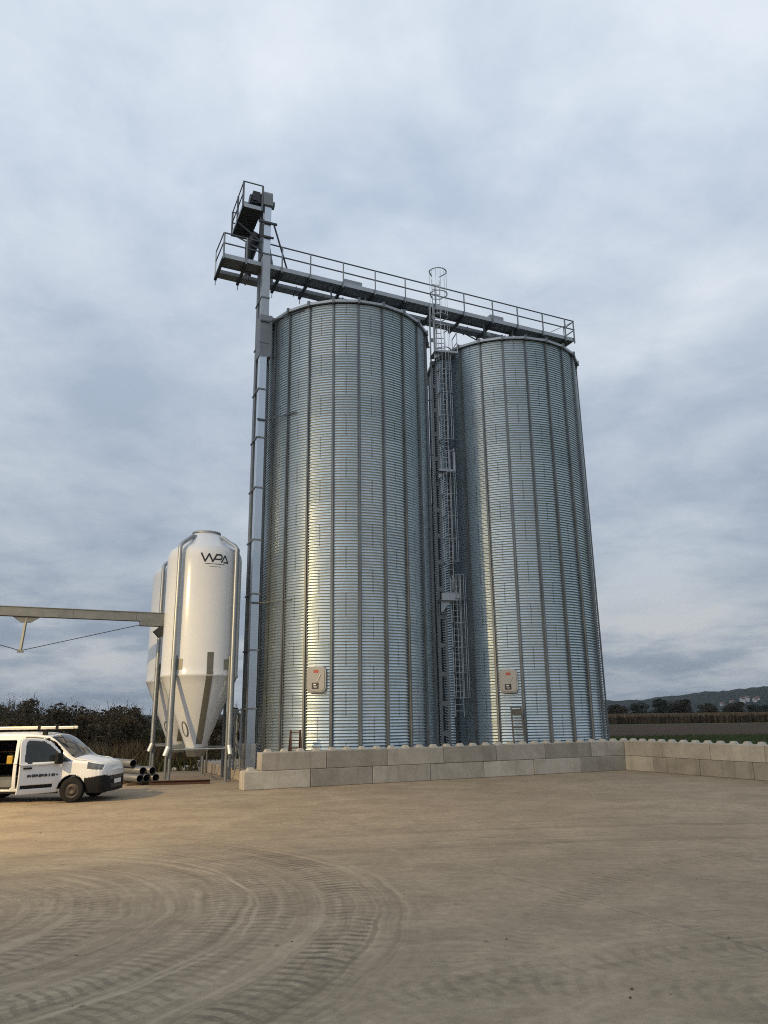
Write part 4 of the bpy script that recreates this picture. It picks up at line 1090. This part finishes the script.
# houses on the far slope
def house(x, y, z, w, d, h, rz, label):
    o = empty('hillside_house', (x, y, z), rz); tag(o, label, 'house', 'houses on the wooded hill')
    b = MB(); b.box(-w / 2, w / 2, -d / 2, d / 2, -4, h)
    b.add([(-w / 2, -d / 2, h), (-w / 2, d / 2, h), (-w / 2, 0, h + d * .35), (w / 2, -d / 2, h), (w / 2, d / 2, h), (w / 2, 0, h + d * .35)], [(0, 2, 1), (3, 4, 5)]); b.build('wall', M['wallwhite'], o)
    b = MB()
    for s in (-1, 1):
        n_ = Vector((0, s * .35, .5)).normalized() * .2
        q = [Vector((-w / 2 - .4, s * (d / 2 + .5), h - .35)), Vector((w / 2 + .4, s * (d / 2 + .5), h - .35)), Vector((w / 2 + .4, 0, h + d * .35)), Vector((-w / 2 - .4, 0, h + d * .35))]
        b.add(q + [p + n_ for p in q], [(0, 1, 2, 3), (7, 6, 5, 4), (0, 4, 5, 1), (1, 5, 6, 2), (2, 6, 7, 3), (3, 7, 4, 0)])
    b.build('roof', M['rooftile'], o)
    for i in (-1, 1):
        b = MB(); b.box(i * w * .22 - .6, i * w * .22 + .6, -d / 2 - .05, -d / 2 + .05, h * .35, h * .75); b.build('window', M['glass'], o)
hz = [(473, 1090, 9, 10, 8, 5, .1, 'tiny white house at the left edge of the hillside hamlet'), (489, 1095, 12, 9, 8, 5, -.2, 'bright white gable house standing apart on the hillside'),
      (507, 1100, 16, 12, 8, 5, .15, 'wide white house low in the hillside hamlet'), (519, 1110, 18, 9, 7, 5, -.1, 'small white house in the middle of the hillside hamlet'),
      (527, 1105, 15, 9, 8, 6, .3, 'tall white house in the hillside hamlet'), (536, 1115, 17, 10, 8, 5, 0., 'white house at the right edge of the hillside hamlet')]
for (x, y, z, w, d, h, rz, lab) in hz: house(x, y, z + 3, w * .5, d * .5, h * .55, rz, lab)

# ---------------------------------------------------------------- yard floodlight (stands outside the frame on the left)
FP = Vector((-18.5, 14.0, 0)); aim = Vector((-9.8, 22.0, .8))
fo = empty('yard_floodlight', FP); tag(fo, 'lit warm floodlight on a steel post at the left edge of the yard', 'floodlight')
b = MB(); b.tube([(0, 0, 0), (0, 0, 10.4)], [.09, .06], 12); b.build('post', M['galv'], fo)
dv = (aim - FP - EZ * 10.4).normalized(); sx = dv.cross(EZ).normalized(); uy = sx.cross(dv)
b = MB(); b.obox(Vector((0, 0, 10.5)) - dv * .02, sx, dv, uy, (.26, .07, .2)); b.build('lamp_head', M['motor'], fo, bevel=.02)
ld = bpy.data.lights.new('floodlight_lamp', 'SPOT'); ld.energy = 15000; ld.color = (1., .69, .29); ld.spot_size = radians(112); ld.spot_blend = 1.0; ld.shadow_soft_size = .16
lo = bpy.data.objects.new('floodlight_lamp', ld); COL.objects.link(lo); lo.location = Vector((0, 0, 10.5)) + dv * .12; lo.rotation_euler = dv.to_track_quat('-Z', 'Y').to_euler(); lo.parent = fo

# ---------------------------------------------------------------- sky and sun
SKY_OFF = (-9.3, -6.6, 4.)
SUN_EL, SUN_AZ = radians(32), radians(215)          # azimuth clockwise from +Y
wd = bpy.data.worlds.new('World'); scene.world = wd; wd.use_nodes = True; nt = wd.node_tree; nt.nodes.clear()
out = nt.nodes.new('ShaderNodeOutputWorld'); bg = nt.nodes.new('ShaderNodeBackground'); nt.links.new(bg.outputs[0], out.inputs[0])
sky = nt.nodes.new('ShaderNodeTexSky'); sky.sky_type = 'NISHITA'; sky.sun_disc = False; sky.sun_elevation = SUN_EL; sky.sun_rotation = SUN_AZ; sky.air_density = 1.4; sky.dust_density = 2.5
dirv = nt.nodes.new('ShaderNodeTexCoord').outputs['Generated']
nv = nt.nodes.new('ShaderNodeVectorMath'); nv.operation = 'NORMALIZE'; nt.links.new(dirv, nv.inputs[0])
sp = nt.nodes.new('ShaderNodeSeparateXYZ'); nt.links.new(nv.outputs[0], sp.inputs[0])
zc = mth(nt, 'MAXIMUM', sp.outputs[2], 0.0)
den = mth(nt, 'ADD', zc, .20)
cb = nt.nodes.new('ShaderNodeCombineXYZ')
nt.links.new(mth(nt, 'DIVIDE', sp.outputs[0], den), cb.inputs[0]); nt.links.new(mth(nt, 'DIVIDE', sp.outputs[1], den), cb.inputs[1])
P = cb.outputs[0]
shf = nt.nodes.new('ShaderNodeVectorMath'); shf.operation = 'ADD'; nt.links.new(P, shf.inputs[0]); shf.inputs[1].default_value = SKY_OFF; P = shf.outputs[0]
n1 = noise(nt, P, 1.5, 9, .55, .25); n2 = noise(nt, P, 4.5, 8, .6, .3); n3 = noise(nt, P, .75, 3, .5, .2)
cl = mth(nt, 'ADD', mth(nt, 'ADD', mth(nt, 'MULTIPLY', n1, .5), mth(nt, 'MULTIPLY', n2, .22)), mth(nt, 'MULTIPLY', n3, .28))
cloud = ramp(nt, cl, .42, .60)
hi = mixc(nt, ramp(nt, zc, .02, .62), (.38, .43, .495), (.76, .82, .89))     # light cloud, horizon -> high
lo_ = mixc(nt, ramp(nt, zc, .02, .62), (.215, .262, .335), (.47, .555, .68))    # dark cloud base
c = mixc(nt, cloud, lo_, hi)
strip = mth(nt, 'MULTIPLY', ramp(nt, mth(nt, 'ABSOLUTE', mth(nt, 'SUBTRACT', zc, .09)), .0, .09, 1, 0), ramp(nt, cl, .47, .6))
c = mixc(nt, mth(nt, 'MULTIPLY', strip, .7), c, (.55, .55, .55))
sc10 = nt.nodes.new('ShaderNodeVectorMath'); sc10.operation = 'SCALE'; sc10.inputs['Scale'].default_value = 10.; nt.links.new(c, sc10.inputs[0])
mix = mixc(nt, .06, sc10.outputs[0], sky.outputs[0])
nt.links.new(mix, bg.inputs[0]); bg.inputs[1].default_value = .1
sd = bpy.data.lights.new('sun', 'SUN'); sd.energy = .5; sd.angle = radians(60); sd.color = (1, .98, .95)
so = bpy.data.objects.new('sun', sd); COL.objects.link(so); so.location = (-20, -20, 40)
sdir = Vector((sin(SUN_AZ) * cos(SUN_EL), cos(SUN_AZ) * cos(SUN_EL), sin(SUN_EL))); so.rotation_euler = sdir.to_track_quat('Z', 'Y').to_euler()

# ---------------------------------------------------------------- evening haze over the fields
hm = bpy.data.materials.new('evening_haze'); hm.use_nodes = True; hn = hm.node_tree; hn.nodes.clear()
ho = hn.nodes.new('ShaderNodeOutputMaterial'); pv = hn.nodes.new('ShaderNodeVolumePrincipled'); hn.links.new(pv.outputs[0], ho.inputs['Volume'])
pv.inputs['Color'].default_value = (.80, .87, .95, 1); pv.inputs['Density'].default_value = .00008; pv.inputs['Anisotropy'].default_value = .2
hz_ = MB(); hz_.box(-720, 1780, -160, 1830, -6.2, 125); tag(hz_.build('haze', hm), kind='stuff')

# ---------------------------------------------------------------- camera
F, PI_, RO = 747.8864, .2675, .0130
cam = bpy.data.cameras.new('camera'); co = bpy.data.objects.new('camera', cam); COL.objects.link(co); scene.camera = co
fw = Vector((0, cos(PI_), sin(PI_))); up = Vector((0, -sin(PI_), cos(PI_))); rt = Vector((1, 0, 0))
Rr = rt * cos(RO) - up * sin(RO); Ur = rt * sin(RO) + up * cos(RO)
mw = Matrix((( Rr.x, Ur.x, -fw.x, 0), (Rr.y, Ur.y, -fw.y, 0), (Rr.z, Ur.z, -fw.z, H_CAM), (0, 0, 0, 1)))
co.matrix_world = mw
cam.sensor_fit = 'VERTICAL'; cam.sensor_height = 32.; cam.lens = 32. * F / 1024.; cam.clip_end = 9000; cam.clip_start = .1

scene.view_settings.view_transform = 'Standard'; scene.view_settings.look = 'None'; scene.view_settings.exposure = .14; scene.view_settings.gamma = 1
scene.view_settings.use_curve_mapping = False
scene.cycles.filter_width = 1.05; scene.cycles.max_bounces = 6; scene.cycles.use_denoising = False
